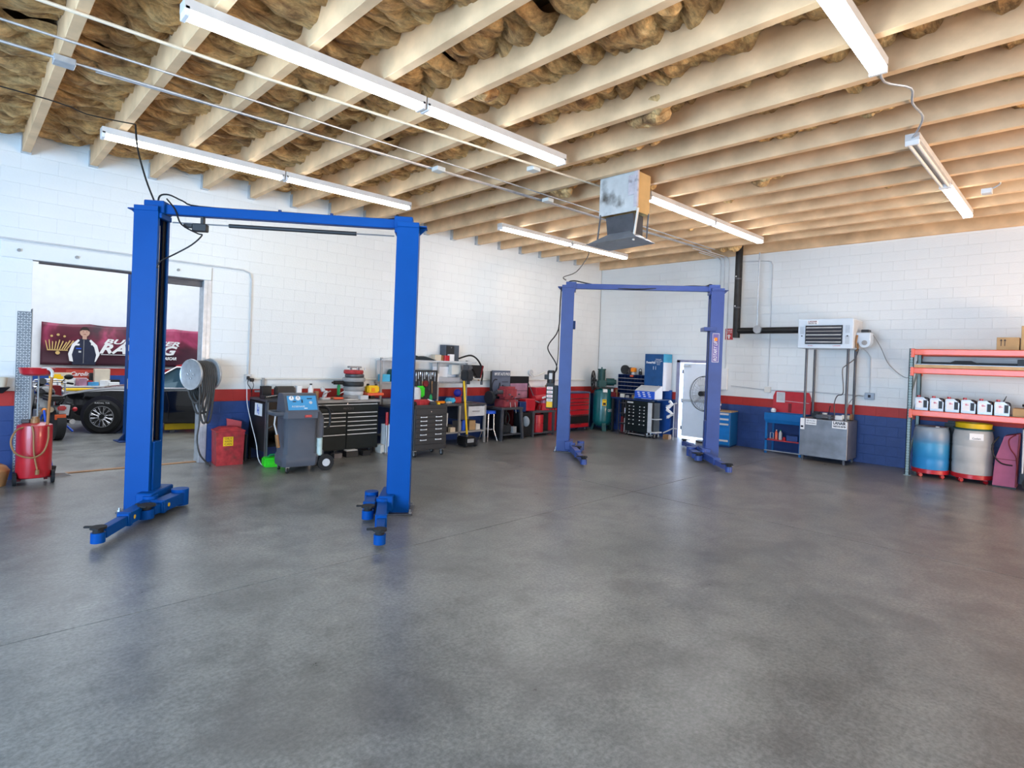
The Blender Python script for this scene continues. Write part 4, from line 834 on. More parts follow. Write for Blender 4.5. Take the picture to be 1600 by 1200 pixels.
# bench top items
bx('blue_bag', 'bright blue bag lying on the bench top', 'bag', 'sky_blue', 7.92, 9.95, BZ, .24, .16, .11, .2, bev=.03)
bx('red_toolbox', 'small red box behind the blue bag on the bench', 'box', 'red_worn', 8.12, 9.98, BZ, .18, .14, .13)
tag(G().ball((0, 0, .09), .09, n=14).out('blue_ball', mat('ultramarine', (.02, .02, .25), .5), None, (8.13, 9.96, BZ+.13)), 'dark blue ball sitting on the small red box', 'ball')
bx('orange_tools', 'orange tool roll on the bench left of the blue bag', 'tool roll', 'amber', 7.62, 9.92, BZ, .2, .1, .05); bx('olive_cloth', 'olive cloth heap on the bench top middle', 'cloth', 'off_white', 7.78, 9.82, BZ, .14, .1, .04, .5, bev=.015)
bx('bench_grinder', 'dark grinder body on the bench left of the lift post', 'grinder', 'charcoal', 6.62, 9.9, BZ, .3, .2, .12, bev=.03); bx('shop_rag', 'pale rag on the bench beside the dark grinder', 'rag', 'light_grey', 6.42, 9.78, BZ, .16, .12, .03, .4, bev=.012)
# shelf underneath
for i, (x, w, h, m_, lab, cat) in enumerate(((7.60, .10, .12, 'cardboard', 'brown tin left on the lower bench shelf', 'tin'), (7.76, .16, .16, 'charcoal', 'black case on the lower bench shelf', 'case'), (7.79, .14, .1, 'card_light', 'tan box before the black case on the lower shelf', 'box'), (8.05, .10, .22, 'grey', 'grey can right of the bench middle leg, low shelf', 'can'), (8.17, .09, .24, 'bright_blue', 'blue and white bottle box on the low shelf', 'box'), (8.28, .07, .2, 'charcoal', 'black bottle box on the low shelf', 'box'), (8.43, .18, .22, 'cardboard', 'tan cardboard carton on the low shelf', 'carton'), (8.60, .12, .13, 'off_white', 'white box at the right end of the low shelf', 'box'))):
    bx('stored_box', lab, cat, m_, x, 9.85 if m_ != 'card_light' else 9.70, .286, w, .2 if m_ != 'card_light' else .08, h)
tag(G().cyl((0, 0, 0), (.05, .02, .28), .07, .05, n=14).out('funnel', M['light_grey'], None, (7.66, 9.80, .41)), 'pale funnel leaning on the lower bench shelf', 'funnel')
# floor jack with yellow handle
t = T('service_jack', 'black jack with long upright yellow handle before the bench', 'jack', (7.98, 9.36, 0))
G().box(0, .05, .12, .30, .34, .20, .03).out('body', M['black'], t); G().b2(-.12, -.125, .1, .06, -.12, .18).out('label', M['grey'], t, smooth=False); G().tube([(-.03, .0, .2), (-.16, .02, 1.42)], .022, 10).out('handle', M['yellow'], t); G().cyl((-.028, 0, .2), (-.035, 0, .27), .034, n=12).out('handle_socket', M['dark_steel'], t)
for s in (-1, 1): G().cyl((s*.16, -.08, .05), (s*.12, -.08, .05), .05, n=16).out('wheel', M['rubber'], t)
# roller cabinet
t = T('roller_cabinet', 'charcoal roller cabinet with paired chrome pulls before the workbench', 'tool cabinet', (6.17, 8.80, 0), -.05)
G().b2(0, 0, .13, .74, .46, .92, .006).out('cabinet', M['charcoal'], t, smooth=False)
zs = [.90, .795, .72, .64, .56, .46, .36, .24, .14]
for i in range(8):
    dd = G().b2(.03, -.014, zs[i+1]+.006, .71, 0, zs[i]-.002, .003).out('drawer', M['charcoal'], t, smooth=False)
    if 0 < i < 7:
        for x in (.20, .54): G().tube([(x-.055, -.012, zs[i]-.035), (x-.05, -.035, zs[i]-.035), (x+.05, -.035, zs[i]-.035), (x+.055, -.012, zs[i]-.035)], .007, 6).cyl((x-.062, -.022, zs[i]-.035), (x-.062, -.012, zs[i]-.035), .012, n=8).cyl((x+.062, -.022, zs[i]-.035), (x+.062, -.012, zs[i]-.035), .012, n=8).out('handle', M['chrome_bright'], dd)
for x0_, x1_, y0_, y1_ in ((0, .74, 0, .012), (0, .74, .448, .46), (0, .012, 0, .46), (.728, .74, 0, .46)): G().b2(x0_, y0_, .92, x1_, y1_, .99).out('tray_side', M['charcoal'], t, smooth=False)
G().cyl((.36, -.02, .86), (.36, -.013, .86), .012, n=10).out('lock', M['chrome'], t)
for x in (.06, .68):
    for y in (.06, .40): caster(t, x, y, .055, wm='light_grey')
for i, (x, y, s_, m_, an, lab) in enumerate(((6.46, 9.02, .34, 'red_worn', .25, 'red open tool case lid lying on the roller cabinet'), (6.30, 8.98, .16, 'black', 0, 'black box at the left of the roller cabinet tray'), (6.72, 9.0, .12, 'white', .5, 'white cloth wad on the roller cabinet'), (6.66, 8.90, .14, 'charcoal', -.4, 'dark pouch in the roller cabinet tray'))):
    bx('tray_item', lab, 'tool', m_, x, y, .925, s_, s_*.6, .12 if i else .15, an, bev=.02)
tag(G().tube([(6.78, 8.9, .95), (6.72, 8.95, 1.02), (6.6, 9.0, 1.07)], .02, 8, sub=3).out('ratchet', M['light_grey']), 'light grey ratchet propped across the roller cabinet tray', 'ratchet')
tag(G().ball((0, 0, .05), .05, n=12).out('rag_ball', M['yellow'], None, (6.80, 8.92, .925)), 'yellow green ball on the right of the roller cabinet', 'ball')
tag(G().ball((0, 0, .06), .06, n=14).out('float_ball', M['red'], None, (6.02, 8.9, .89)), 'red and white ball on the side tray by the lift post', 'ball')
bx('side_tray', 'dark side tray hung on the left of the roller cabinet', 'tray', 'black', 6.085, 8.98, .84, .16, .2, .05)
# stool
t = T('stool', 'steel tube stool with blue seat at the end of the bench', 'stool', (8.98, 9.82, 0))
G().cyl((0, 0, .64), (0, 0, .70), .17, n=22).out('seat', M['bright_blue'], t)
for i in range(4):
    an = PI/4+i*PI/2; c, s = math.cos(an), math.sin(an)
    G().tube([(.12*c, .12*s, .64), (.13*c, .13*s, .26), (.22*c, .22*s, .0)], .012, 8).out('leg', M['chrome'], t)
G().tube([(.13*math.cos(k*PI/8), .13*math.sin(k*PI/8), .27) for k in range(16)], .009, 6, closed=True).out('foot_ring', M['chrome'], t)
# lathe table with red machine
def splay_table(name, label, x, y, w, d, h, shelf=.14, m='dark_steel', side=None, taper=.0):
    t = T(name, label, 'table', (x, y, 0))
    G().b2(-.02, -.02, h-.05, w+.02, d+.02, h, .006).out('top', M[m], t, smooth=False)
    for sx in (0, 1):
        for sy in (0, 1):
            a_ = (.03 if sx == 0 else w-.03, .03 if sy == 0 else d-.03); b_ = (a_[0]+(-taper if sx == 0 else taper), a_[1]+(-taper if sy == 0 else taper))
            G().loft([[(b_[0]-.025, b_[1]-.025, 0), (b_[0]+.025, b_[1]-.025, 0), (b_[0]+.025, b_[1]+.025, 0), (b_[0]-.025, b_[1]+.025, 0)], [(a_[0]-.04, a_[1]-.025, h-.05), (a_[0]+.04, a_[1]-.025, h-.05), (a_[0]+.04, a_[1]+.025, h-.05), (a_[0]-.04, a_[1]+.025, h-.05)]]).out('leg', M[m], t, smooth=False)
    if shelf: G().b2(.0, .0, shelf-.03, w, d, shelf).out('shelf', M[m], t, smooth=False)
    if side: G().b2(-.0-taper*.4, .03, .06, .015, d-.02, h-.05).out('side_panel', M[side], t, smooth=False)
    return t
splay_table('machine_table', 'dark splayed-leg steel table under the pinkish red machine', 9.22, 9.62, .68, .58, .77, .14, 'dark_steel', 'black', .05)
t = T('lathe_machine', 'dull red brake lathe with many knobs on the splayed table', 'machine', (9.24, 9.68, .771))
G().box(.36, .2, .09, .50, .34, .18, .02).out('base', M['dull_red'], t); G().box(.40, .22, .34, .46, .32, .30, .06).out('head', M['dull_red'], t); G().cyl((.16, .15, .36), (-.02, .15, .36), .05, n=16).cyl((-.02, .15, .36), (-.08, .15, .36), .03, n=12).out('spindle', M['dark_steel'], t); G().cyl((-.14, .3, .22), (-.06, .3, .22), .16, n=22).out('handwheel', M['charcoal'], t)
for k in range(6):
    G().cyl((.2+.08*k, .03, .16+.05*((k*3) % 4)), (.2+.08*k, -.02, .16+.05*((k*3) % 4)), .016, n=10).out('knob', M[('chrome', 'steel', 'dark_steel')[k % 3]], t)
G().tube([(.3, 0, .12), (.3, -.03, -.05)], .008).tube([(.46, 0, .12), (.48, -.03, -.14)], .008).out('lever', M['steel'], t)
bx('motor_block', 'grey motor lump on the low shelf of the splayed table', 'motor', 'charcoal', 9.50, 9.85, .141, .34, .24, .22, bev=.03); bx('finned_block', 'small grey finned part at the splayed table shelf edge', 'part', 'grey', 9.72, 9.72, .141, .12, .1, .16)
tag(G().tube([(9.5, 9.75, .36), (9.45, 9.75, .5), (9.52, 9.75, .64), (9.6, 9.75, .5), (9.55, 9.75, .38)], .018, 8, True, 4).out('belt', M['rubber']), 'black belt hanging under the splayed table top', 'belt')
tag(G().lathe([(.03, -.04), (.09, -.03), (.13, 0), (.09, .03), (.03, .04)], n=16, axis='x').out('pulley', M['grey'], None, (10.02, 9.6, .42)), 'grey cone leaning on the black table side panel', 'cone')
t = T('shop_sign', 'blue-grey sign board with white lettering standing behind the red lathe', 'sign', (9.36, 10.16, .98))
G().b2(.0, 0, 0, .62, .03, .66, .004).out('board', mat('sign_grey', (.12, .14, .19), .5), t, smooth=False); G().b2(.05, -.01, .50, .60, 0, .645, .003).out('header', mat('sign_dark', (.10, .12, .17), .5), t, smooth=False)
text('lettering', 'IMPORT AUTO PROS', .1, M['label_white'], t, (.325, -.012, .572), width=.52, bold=.002)
G().tube([(.12+.12*math.cos(a_*.5+1.2), -.004, .25+.2*math.sin(a_*.5+1.2)) for a_ in range(9)], .014, 6).tube([(.22, -.004, .2), (.26, -.004, .36), (.3, -.004, .2), (.36, -.004, .3), (.42, -.004, .18), (.52, -.004, .22)], .010, 6, sub=4).tube([(.34, -.004, .38), (.54, -.004, .38)], .008, 6).out('emblem', M['ink'], t)
G().b2(-.04, .005, 0, 0, .03, .64).out('side_edge', M['charcoal'], t, smooth=False)
# black table with grinders, red cabinet with lid behind
t = splay_table('grinder_table', 'black box-sided table with pedestal grinder on top', 10.36, 9.68, .84, .30, .65, .1, 'dark_steel', None, 0)
G().b2(-.40, .02, .03, .02, .29, .62, .004).out('side_cabinet', M['black'], t, smooth=False)
G().b2(.60, .2, .1, .80, .29, .6).out('inner_panel', M['charcoal'], t, smooth=False)
tag(G().lathe([(.02, 0), (.155, 0), (.16, .02), (.16, .20), (.15, .21), (.15, .23), (.16, .24), (.16, .44), (.02, .46)], n=22).out('gas_drum', M['red'], None, (10.68, 9.83, .101)), 'red drum sitting inside the grinder table', 'drum')
t = T('bench_grinder', 'bright red grinder with pedestal and pale jaw on black table', 'grinder', (10.70, 9.84, .651))
G().loft([[(.06, -.1, 0), (.34, -.1, 0), (.34, .12, 0), (.06, .12, 0)], [(.12, -.05, .18), (.26, -.05, .18), (.26, .08, .18), (.12, .08, .18)]]).out('pedestal', M['red'], t, smooth=False)
G().box(.19, 0, .21, .1, .14, .1, .02).out('neck', M['pink_sheen'], t); G().cyl((-.16, 0, .30), (.44, 0, .34), .075, n=18).out('motor_body', M['red'], t); G().box(.16, -.07, .335, .22, .06, .05, .02, ry=-.2).out('jaw', M['light_grey'], t)
G().cyl((.44, 0, .30), (.50, 0, .30), .10, n=18).cyl((.46, -.06, .2), (.5, -.06, .12), .04, n=12).out('wheel_guard', M['red'], t); G().tube([(-.22, -.06, .26), (-.1, -.06, .22), (-.02, -.06, .2)], .018).out('crank', M['chrome'], t)
for x, l in ((-.02, .12), (.34, .1)): G().cyl((x, -.08, 0), (x, -.08, l), .02, n=10).out('foot', M['dark_red'], t)
bx('red_case', 'bright red box under the pink lid beside the grinder', 'box', 'red', 10.33, 9.86, .651, .34, .24, .30, bev=.015)
bx('dark_case', 'dark navy box left of the bright red box', 'box', 'navy', 10.06, 9.86, .63, .22, .24, .26, bev=.015)
t = T('lidded_tool_chest', 'red tool chest with raised black lid lined in pink', 'tool chest', (9.98, 10.0, 0))
G().b2(0, .03, .1, .78, .32, .92, .006).out('cabinet', M['dark_red'], t, smooth=False); G().b2(.02, .23, .92, .76, .31, 1.50, .006).out('lid', M['black'], t, smooth=False)
for z0_, z1_ in ((.94, 1.12), (1.13, 1.32)): G().b2(.07, .218, z0_, .70, .23, z1_, .003).out('lid_lining', M['pink_sheen'], t, smooth=False)
G().tube([(.72, .22, 1.35), (.76, .05, 1.0)], .012).out('lid_stay', M['dark_steel'], t)
t = T('red_locker', 'tall plain red cabinet behind the grinder table', 'cabinet', (10.80, 10.02, 0)); G().b2(0, 0, .04, .86, .31, 1.22, .006).out('body', M['red'], t, smooth=False); G().b2(.03, -.014, .08, .83, 0, 1.19, .004).out('door', M['red'], t, smooth=False); G().b2(.72, -.03, .6, .75, -.014, .72).out('handle', M['chrome'], t, smooth=False)
bx('brass_valve', 'small brass fitting lying on the red cabinet top', 'fitting', 'bronze', 11.32, 10.1, 1.22, .12, .1, .07, bev=.02)
t = T('hose_crank', 'white hand crank on the wall behind the far lift box', 'crank', (10.85, YL-.02, 1.50)); G().cyl((0, 0, .1), (0, -.05, .1), .08, n=16).out('wheel', M['light_grey'], t); G().tube([(0, -.04, .1), (.08, -.08, 0), (.3, -.08, .05), (.5, -.08, .12)], .022, 8).out('arm', M['off_white'], t)
# red drawer chest
t = T('drawer_chest', 'red drawer chest with chrome trim right of the far lift post', 'tool chest', (12.02, 9.88, 0))
G().b2(0, .0, .1, .88, .44, 1.06, .006).out('cabinet', M['dark_red'], t, smooth=False); G().b2(-.01, -.02, 1.06, .89, .45, 1.10, .006).out('top', mat('chest_top', (.12, .18, .32), .3, .5), t, smooth=False)
zs = [1.05, .90, .80, .72, .58, .44]
for i in range(5):
    dd = G().b2(.03, -.016, zs[i+1]+.02, .84, 0, zs[i], .003).out('drawer', M['red'], t, smooth=False); G().b2(.03, -.028, zs[i+1]+.004, .84, -.002, zs[i+1]+.022, .003).out('handle', M['chrome'], dd, smooth=False)
G().b2(.03, -.014, .22, .84, 0, .42, .003).out('panel', M['black'], t, smooth=False); G().b2(.0, -.016, .11, .88, 0, .21, .003).out('kick_panel', M['red'], t, smooth=False); G().b2(.845, -.02, .1, .88, 0, 1.06).out('corner_trim', M['chrome'], t, smooth=False); G().b2(.2, -.03, .19, .5, -.014, .205).out('trim', M['chrome'], t, smooth=False)
for x in (.08, .8):
    for y in (.06, .38): caster(t, x, y, .045)
# ---------------------------------------------------------------- corner: compressor, bench with bins, tester, tool cart
t = T('air_compressor', 'teal upright air compressor tank with flywheel pump in the corner', 'compressor', (13.33, 9.73, 0), math.radians(-42))
G().lathe([(.02, .10), (.12, .11), (.22, .16), (.27, .24), (.275, .30), (.275, 1.05), (.25, 1.14), (.16, 1.20), (.02, 1.22)], n=32).out('tank', M['teal'], t)
for k in range(3):
    an = -PI/2+k*2*PI/3; c, s = math.cos(an), math.sin(an)
    G().loft([[(.2*c-.05*s, .2*s+.05*c, .26), (.2*c+.05*s, .2*s-.05*c, .26), (.24*c+.05*s, .24*s-.05*c, .26), (.24*c-.05*s, .24*s+.05*c, .26)], [(.26*c-.06*s, .26*s+.06*c, 0), (.26*c+.06*s, .26*s-.06*c, 0), (.34*c+.06*s, .34*s-.06*c, 0), (.34*c-.06*s, .34*s+.06*c, 0)]]).out('foot', M['dark_teal'], t, smooth=False)
G().b2(-.26, -.17, 1.20, .30, .17, 1.235, .004).b2(-.20, -.12, 1.10, .22, .12, 1.2).out('platform', M['black'], t, smooth=False)
G().box(-.06, 0, 1.33, .26, .24, .20, .03).out('crankcase', M['dark_teal'], t)
q = G(); q.cyl((-.06, 0, 1.43), (-.06, 0, 1.72), .10, n=18)
for k in range(6): q.cyl((-.06, 0, 1.50+k*.035), (-.06, 0, 1.515+k*.035), .118, n=18)
q.cyl((-.06, 0, 1.72), (-.06, 0, 1.76), .12, n=18).cyl((-.06, 0, 1.76), (-.06, 0, 1.81), .02, n=8); q.out('cylinder_head', M['dark_teal'], t)
G().cyl((.08, 0, 1.39), (.30, 0, 1.39), .105, n=20).cyl((.30, 0, 1.39), (.36, 0, 1.39), .07, n=16).out('motor', M['dark_teal'], t)
fw = G().tube([(-.30, .27*math.cos(a_*PI/14), 1.42+.27*math.sin(a_*PI/14)) for a_ in range(28)], .020, 8, closed=True).out('flywheel', M['black'], t)
for k in range(7):
    an = k*2*PI/7; G().cyl((-.30, 0, 1.42), (-.30, .26*math.cos(an), 1.42+.26*math.sin(an)), .012, n=6).out('spoke', M['black'], fw)
G().cyl((-.33, 0, 1.42), (-.2, 0, 1.42), .035, n=12).out('hub', M['black'], fw)
G().b2(-.07, -.283, .72, .05, -.262, .90).out('caution_label', M['yellow'], t, smooth=False); text('lettering', 'CAUTION', .035, M['ink'], t, (-.01, -.284, .87), width=.10); G().b2(-.05, -.285, .74, .03, -.2825, .80).out('symbol', M['ink'], t, smooth=False)
G().b2(-.06, -.29, 1.10, .06, -.20, 1.19).out('plate', M['label_white'], t, smooth=False); G().b2(.19, -.20, 1.12, .25, -.17, 1.2).out('plate', M['light_grey'], t, smooth=False)
text('lettering', 'CURTIS', .10, M['label_white'], t, (.17, -.235, .58), (PI/2, 0, .62), width=.20, bold=.003)
G().tube([(-.06, -.05, 1.75), (-.16, -.12, 1.6), (-.15, -.15, 1.3), (-.1, -.18, 1.2)], .012, 6, sub=4).out('copper_line', M['dark_teal'], t)
conduit('air_hose', 'dark red air hose coiled on the floor by the compressor', [(13.35+.20*math.cos(k*.9)+.02*k, 8.98+.16*math.sin(k*.9)-.01*k, .014+.004*(k % 4)) for k in range(16)], .013, M['dark_red'], 'hose', 4)
# bench along the right wall
t = T('corner_bench', 'dark bench carrying the parts bins in the far corner', 'bench', (13.30, 9.42, 0), -PI/2)
G().b2(0, 0, .94, .97, .54, .985, .004).out('top', M['navy'], t, smooth=False)
for x in (.02, .90):
    for y in (.02, .48): G().b2(x, y, 0, x+.05, y+.05, .94).out('leg', M['charcoal'], t, smooth=False)
G().b2(.02, .50, .1, .95, .53, .94).out('back_panel', M['charcoal'], t, smooth=False)
t = T('parts_bin_cabinet', 'dark blue pigeonhole parts cabinet standing on the corner bench', 'parts cabinet', (13.52, 9.36, .986), -PI/2)
Wb, Hb, nc, nr = .86, .64, 8, 6
G().b2(0, .28, 0, Wb, .30, Hb).out('back_panel', M['navy'], t, smooth=False)
for i in range(nr+1): G().b2(0, 0, Hb*i/nr-.005, Wb, .28, Hb*i/nr+.006).out('shelf', M['navy'], t, smooth=False)
for i in range(nr): G().b2(0, -.006, Hb*i/nr-.003, Wb, .0, Hb*i/nr+.012).out('label_rail', M['grey'], t, smooth=False)
for k in range(nc+1): G().b2(Wb*k/nc-.004, .002, 0, Wb*k/nc+.004, .28, Hb).out('divider', M['navy'], t, smooth=False)
bz = .986+Hb+.008
t = T('belt_motor', 'dark wheel and motor standing on the left of the bin cabinet', 'motor', (13.66, 9.20, bz)); G().cyl((-.08, .0, .13), (-.02, 0, .13), .13, n=24).out('wheel', M['charcoal'], t); G().box(.02, -.08, .10, .18, .26, .2, .05).out('housing', mat('motor_brown', (.10, .09, .085), .5), t)
t = T('beacon', 'orange beacon light on a white base atop the bin cabinet', 'beacon', (13.62, 8.92, bz)); G().cyl((0, 0, 0), (0, 0, .07), .055, n=18).out('base', M['off_white'], t); G().lathe([(.02, .07), (.085, .08), (.085, .17), (.07, .19), (.02, .20)], n=20).out('lens', M['amber'], t)
t = T('padlock', 'black padlock-shaped ring standing atop the bin cabinet', 'lock', (13.62, 8.70, bz)); G().box(0, 0, .05, .04, .11, .10, .015).out('body', M['charcoal'], t); G().tube([(0, -.04, .1), (0, -.035, .15), (0, 0, .17), (0, .035, .15), (0, .04, .1)], .010, 8, sub=4).out('shackle', M['dark_steel'], t)
t = T('bracket_post', 'small white and black bracket piece right of the padlock ring', 'bracket', (13.62, 8.48, bz)); G().box(0, 0, .05, .04, .06, .10, .012).out('post', M['off_white'], t); G().box(0, 0, .12, .05, .09, .04, .01).out('head', M['black'], t)
bx('red_tin', 'small orange and white tin in the upper bin row', 'tin', 'orange', 13.54, 8.92, 1.571, .05, .10, .05)
for i, (y, x, w, h, m_, lab, cat) in enumerate(((9.34, 13.36, .16, .13, 'dark_red', 'dark red box on the corner bench left end', 'box'), (9.27, 13.34, .05, .22, 'bronze', 'dark brown bottle on the corner bench', 'bottle'), (9.08, 13.36, .12, .10, 'off_white', 'white carton before the parts bins', 'carton'), (8.92, 13.36, .1, .07, 'grey', 'grey lump before the parts bins', 'part'), (8.72, 13.36, .08, .09, 'cardboard', 'tan tin before the parts bins', 'tin'), (8.53, 13.36, .10, .05, 'light_grey', 'light grey rag on the corner bench', 'rag'), (8.63, 13.34, .08, .05, 'sky_blue', 'pale blue shop towel on the corner bench', 'towel'))):
    bx('metal_piece' if cat == 'part' else cat, lab, cat, m_, x, y, .986, w, w, h, .2*i)
bx('paper_sheet', 'pale papers lying along the bench front by the blue console', 'paper', 'door_white', 13.08, 8.12, 1.016, .08, .3, .008)
# rack of fittings left of the tool cart
t = T('fitting_rack', 'narrow metal rack of cans between compressor and tool cart', 'rack', (13.10, 9.02, 0), -PI/2)
for x in (0, .22): G().b2(x, 0, 0, x+.02, .02, .92).b2(x, .2, 0, x+.02, .22, .92).out('post', M['dark_steel'], t, smooth=False)
for z in (.04, .30, .56, .84): G().b2(0, 0, z, .24, .22, z+.012).out('shelf', M['dark_steel'], t, smooth=False)
for i, (x, z, h, m_, lab) in enumerate(((.06, .053, .2, 'dark_red', 'dark red can low in the narrow rack'), (.17, .053, .22, 'light_grey', 'pale can low in the narrow rack'), (.06, .313, .16, 'dark_red', 'dark red tin midway up the narrow rack'), (.17, .313, .12, 'off_white', 'white tin midway up the narrow rack'), (.15, .573, .15, 'chrome', 'shiny can near the top of the narrow rack'))):
    tag(G().cyl((0, 0, 0), (0, 0, h), .042, n=14).out('can', M[m_], None, (13.10+.11, 9.02-x, z)), lab, 'can')
# black tool cart
t = T('tool_cart', 'black tool cart with rows of bright pulls in the far corner', 'tool cart', (13.00, 8.72, 0), -PI/2-.06)
G().b2(0, 0, .13, .72, .28, .955, .006).out('cabinet', M['chest_black'], t, smooth=False); G().b2(-.01, -.01, .955, .73, .285, .98, .006).out('top', M['navy'], t, smooth=False)
zs = [.945, .83, .745, .66, .57, .47, .36, .24]
for i in range(7):
    dd = G().b2(.02, -.014, zs[i+1]+.006, .70, 0, zs[i]-.002, .003).out('drawer', M['chest_black'], t, smooth=False)
    for x in (.14, .28, .48, .62):
        if i: G().cyl((x, -.034, zs[i]-.03), (x, -.014, zs[i]-.03), .014, n=10).out('pull', M['chrome_bright'], dd)
    if i:
        for x in (.21, .55): G().b2(x-.07, -.03, zs[i]-.036, x+.07, -.022, zs[i]-.026).out('pull_bar', M['dark_steel'], dd, smooth=False)
G().b2(.06, -.02, .88, .26, -.0142, .92, .003).out('badge', M['light_grey'], t, smooth=False)
G().b2(.72, -.002, .16, .84, .016, .93).out('side_panel', M['light_grey'], t, smooth=False); G().b2(.72, .02, .18, .90, .28, .93).out('side_box', M['charcoal'], t, smooth=False)
G().b2(.72, .0, .15, .98, .28, .18).b2(.84, -.004, .50, .98, .27, .52).out('side_shelf', M['light_grey'], t, smooth=False)
for x in (.07, .66, .9):
    for y in (.06, .22): caster(t, x, y, .055)
G().b2(.0, .02, .05, .76, .27, .07).out('base_shelf', M['grey'], t, smooth=False)
# blue tester
t = T('tester_stand', 'tall blue test station with slanted console and white lettering', 'test station', (13.42, 8.44, 0), -PI/2)
Wt = .60
G().b2(0, 0, 1.26, Wt, .38, 2.22, .006).out('cabinet', mat('tester_blue', (.012, .075, .22), .4), t, smooth=False)
G().b2(Wt-.03, -.004, 2.0, Wt+.002, .384, 2.224).out('corner_band', M['sky_blue'], t, smooth=False); G().b2(Wt-.03, -.004, 1.24, Wt+.003, .384, 2.0).out('side_skin', M['door_white'], t, smooth=False)
G().b2(.02, .30, .0, Wt+.05, .38, 1.26, .004).out('back_board', mat('stand_blue', (.02, .09, .36), .4), t, smooth=False)
text('lettering', 'PowerHub', .085, M['label_white'], t, (.19, -.001, 1.99), width=.28, bold=.003)
for i, s_ in enumerate(('Hydraulic', 'Crimp & Repair', 'Power', 'Center')): text('lettering', s_, .045, M['label_white'], t, (.42, -.001, 2.08-i*.045), width=(.17, .23, .12, .1)[i])
for x in (.27, .34): G().b2(x, -.006, 1.80, x+.008, 0, 1.89).out('handle', M['label_white'], t, smooth=False)
text('emblem', '~ Gates', .05, M['label_white'], t, (.47, -.001, 1.36), width=.13)
cs = G().prism([(-.36, 1.02), (-.36, 1.22), (-.05, 1.36), (.0, 1.36), (.0, 1.02)], -.05, Wt-.04, 'yz').out('console', M['bright_blue'], t, smooth=False)
G().prism([(-.362, 1.02), (-.362, 1.22), (-.05, 1.362), (.0, 1.362), (.0, 1.02)], Wt-.04, Wt-.025, 'yz').out('console_side', M['door_white'], cs, smooth=False)
G().loft([[(-.05, -.362, 1.222), (Wt-.04, -.362, 1.222), (Wt-.04, -.05, 1.362), (-.05, -.05, 1.362)], [(-.05, -.362, 1.227), (Wt-.04, -.362, 1.227), (Wt-.04, -.05, 1.367), (-.05, -.05, 1.367)]]).out('console_top', M['light_grey'], cs, smooth=False)
for i in range(3):
    for j in range(3): G().b2(.03+i*.155+j*.02, -.366, 1.17-j*.05, .10+i*.155+j*.02, -.3605, 1.195-j*.05).out('switch_label', M['label_white'], cs, smooth=False)
G().b2(-.05, -.38, .99, Wt+.05, .3, 1.015, .004).out('ledge', M['navy'], t, smooth=False)
t = T('paper_roll', 'white folded paper roll sticking out below the blue console', 'paper roll', (13.22, 7.60, 0), -PI/2)
G().tube([(.02, .1, .98), (.12, .05, .93), (.0, .0, .80)], .045, 8).tube([(.0, .0, .78), (.16, .0, .68), (.02, .02, .58)], .045, 8).out('paper', M['white'], t); G().tube([(-.05, .05, .86), (.25, .05, .96)], .018).tube([(-.08, 0, .16), (.18, 0, .30), (.3, 0, .31)], .016).tube([(.0, 0, .55), (.2, .02, .66)], .012).tube([(.18, .05, .0), (.18, .05, .96)], .012).out('rod', M['light_grey'], t)
bx('brown_box', 'brown box lying inside the paper roll', 'box', 'bronze', 13.32, 7.62, .0, .16, .16, .12)
# fan
t = T('drum_fan', 'large round wire-guard fan before the white door', 'fan', (13.58, 6.76, 0), -PI/2-.25)
G().cyl((0, .1, 0), (0, .1, .04), .24, n=26).out('base', M['charcoal'], t); G().cyl((0, .1, .04), (0, .1, 1.24), .022, n=12).out('pole', M['dark_steel'], t)
for y, r in ((-.07, .43), (.04, .43), (-.015, .445)): G().tube([(r*math.cos(k*PI/20), y, 1.24+r*math.sin(k*PI/20)) for k in range(40)], .004 if r < .44 else .009, 6, closed=True).out('guard_ring', M['charcoal'], t)
q = G()
for s_, y in ((1, -.07), (1, .04)):
    for k in range(28):
        an = k*2*PI/28; q.tube([(.06*math.cos(an), y*1.5, 1.24+.06*math.sin(an)), (.43*math.cos(an), y, 1.24+.43*math.sin(an))], .0028, 4)
    q.tube([(.22*math.cos(k*PI/12), y*1.28, 1.24+.22*math.sin(k*PI/12)) for k in range(24)], .003, 4, closed=True)
stuff(q.out('guard_wires', M['steel'], t))
G().cyl((0, -.16, 1.24), (0, .16, 1.24), .065, n=18).out('motor', M['charcoal'], t)
for k in range(4):
    an = k*PI/2+.4; c, s = math.cos(an), math.sin(an)
    G().loft([[(.05*c-.03*s, -.03, 1.24+.05*s+.03*c), (.05*c+.03*s, .02, 1.24+.05*s-.03*c), (.38*c+.10*s, .03, 1.24+.38*s-.10*c), (.38*c-.10*s, -.05, 1.24+.38*s+.10*c)], [(.05*c-.03*s, -.026, 1.24+.05*s+.03*c), (.05*c+.03*s, .024, 1.24+.05*s-.03*c), (.38*c+.10*s, .034, 1.24+.38*s-.10*c), (.38*c-.10*s, -.046, 1.24+.38*s+.10*c)]]).out('blade', M['light_grey'], t, smooth=False)
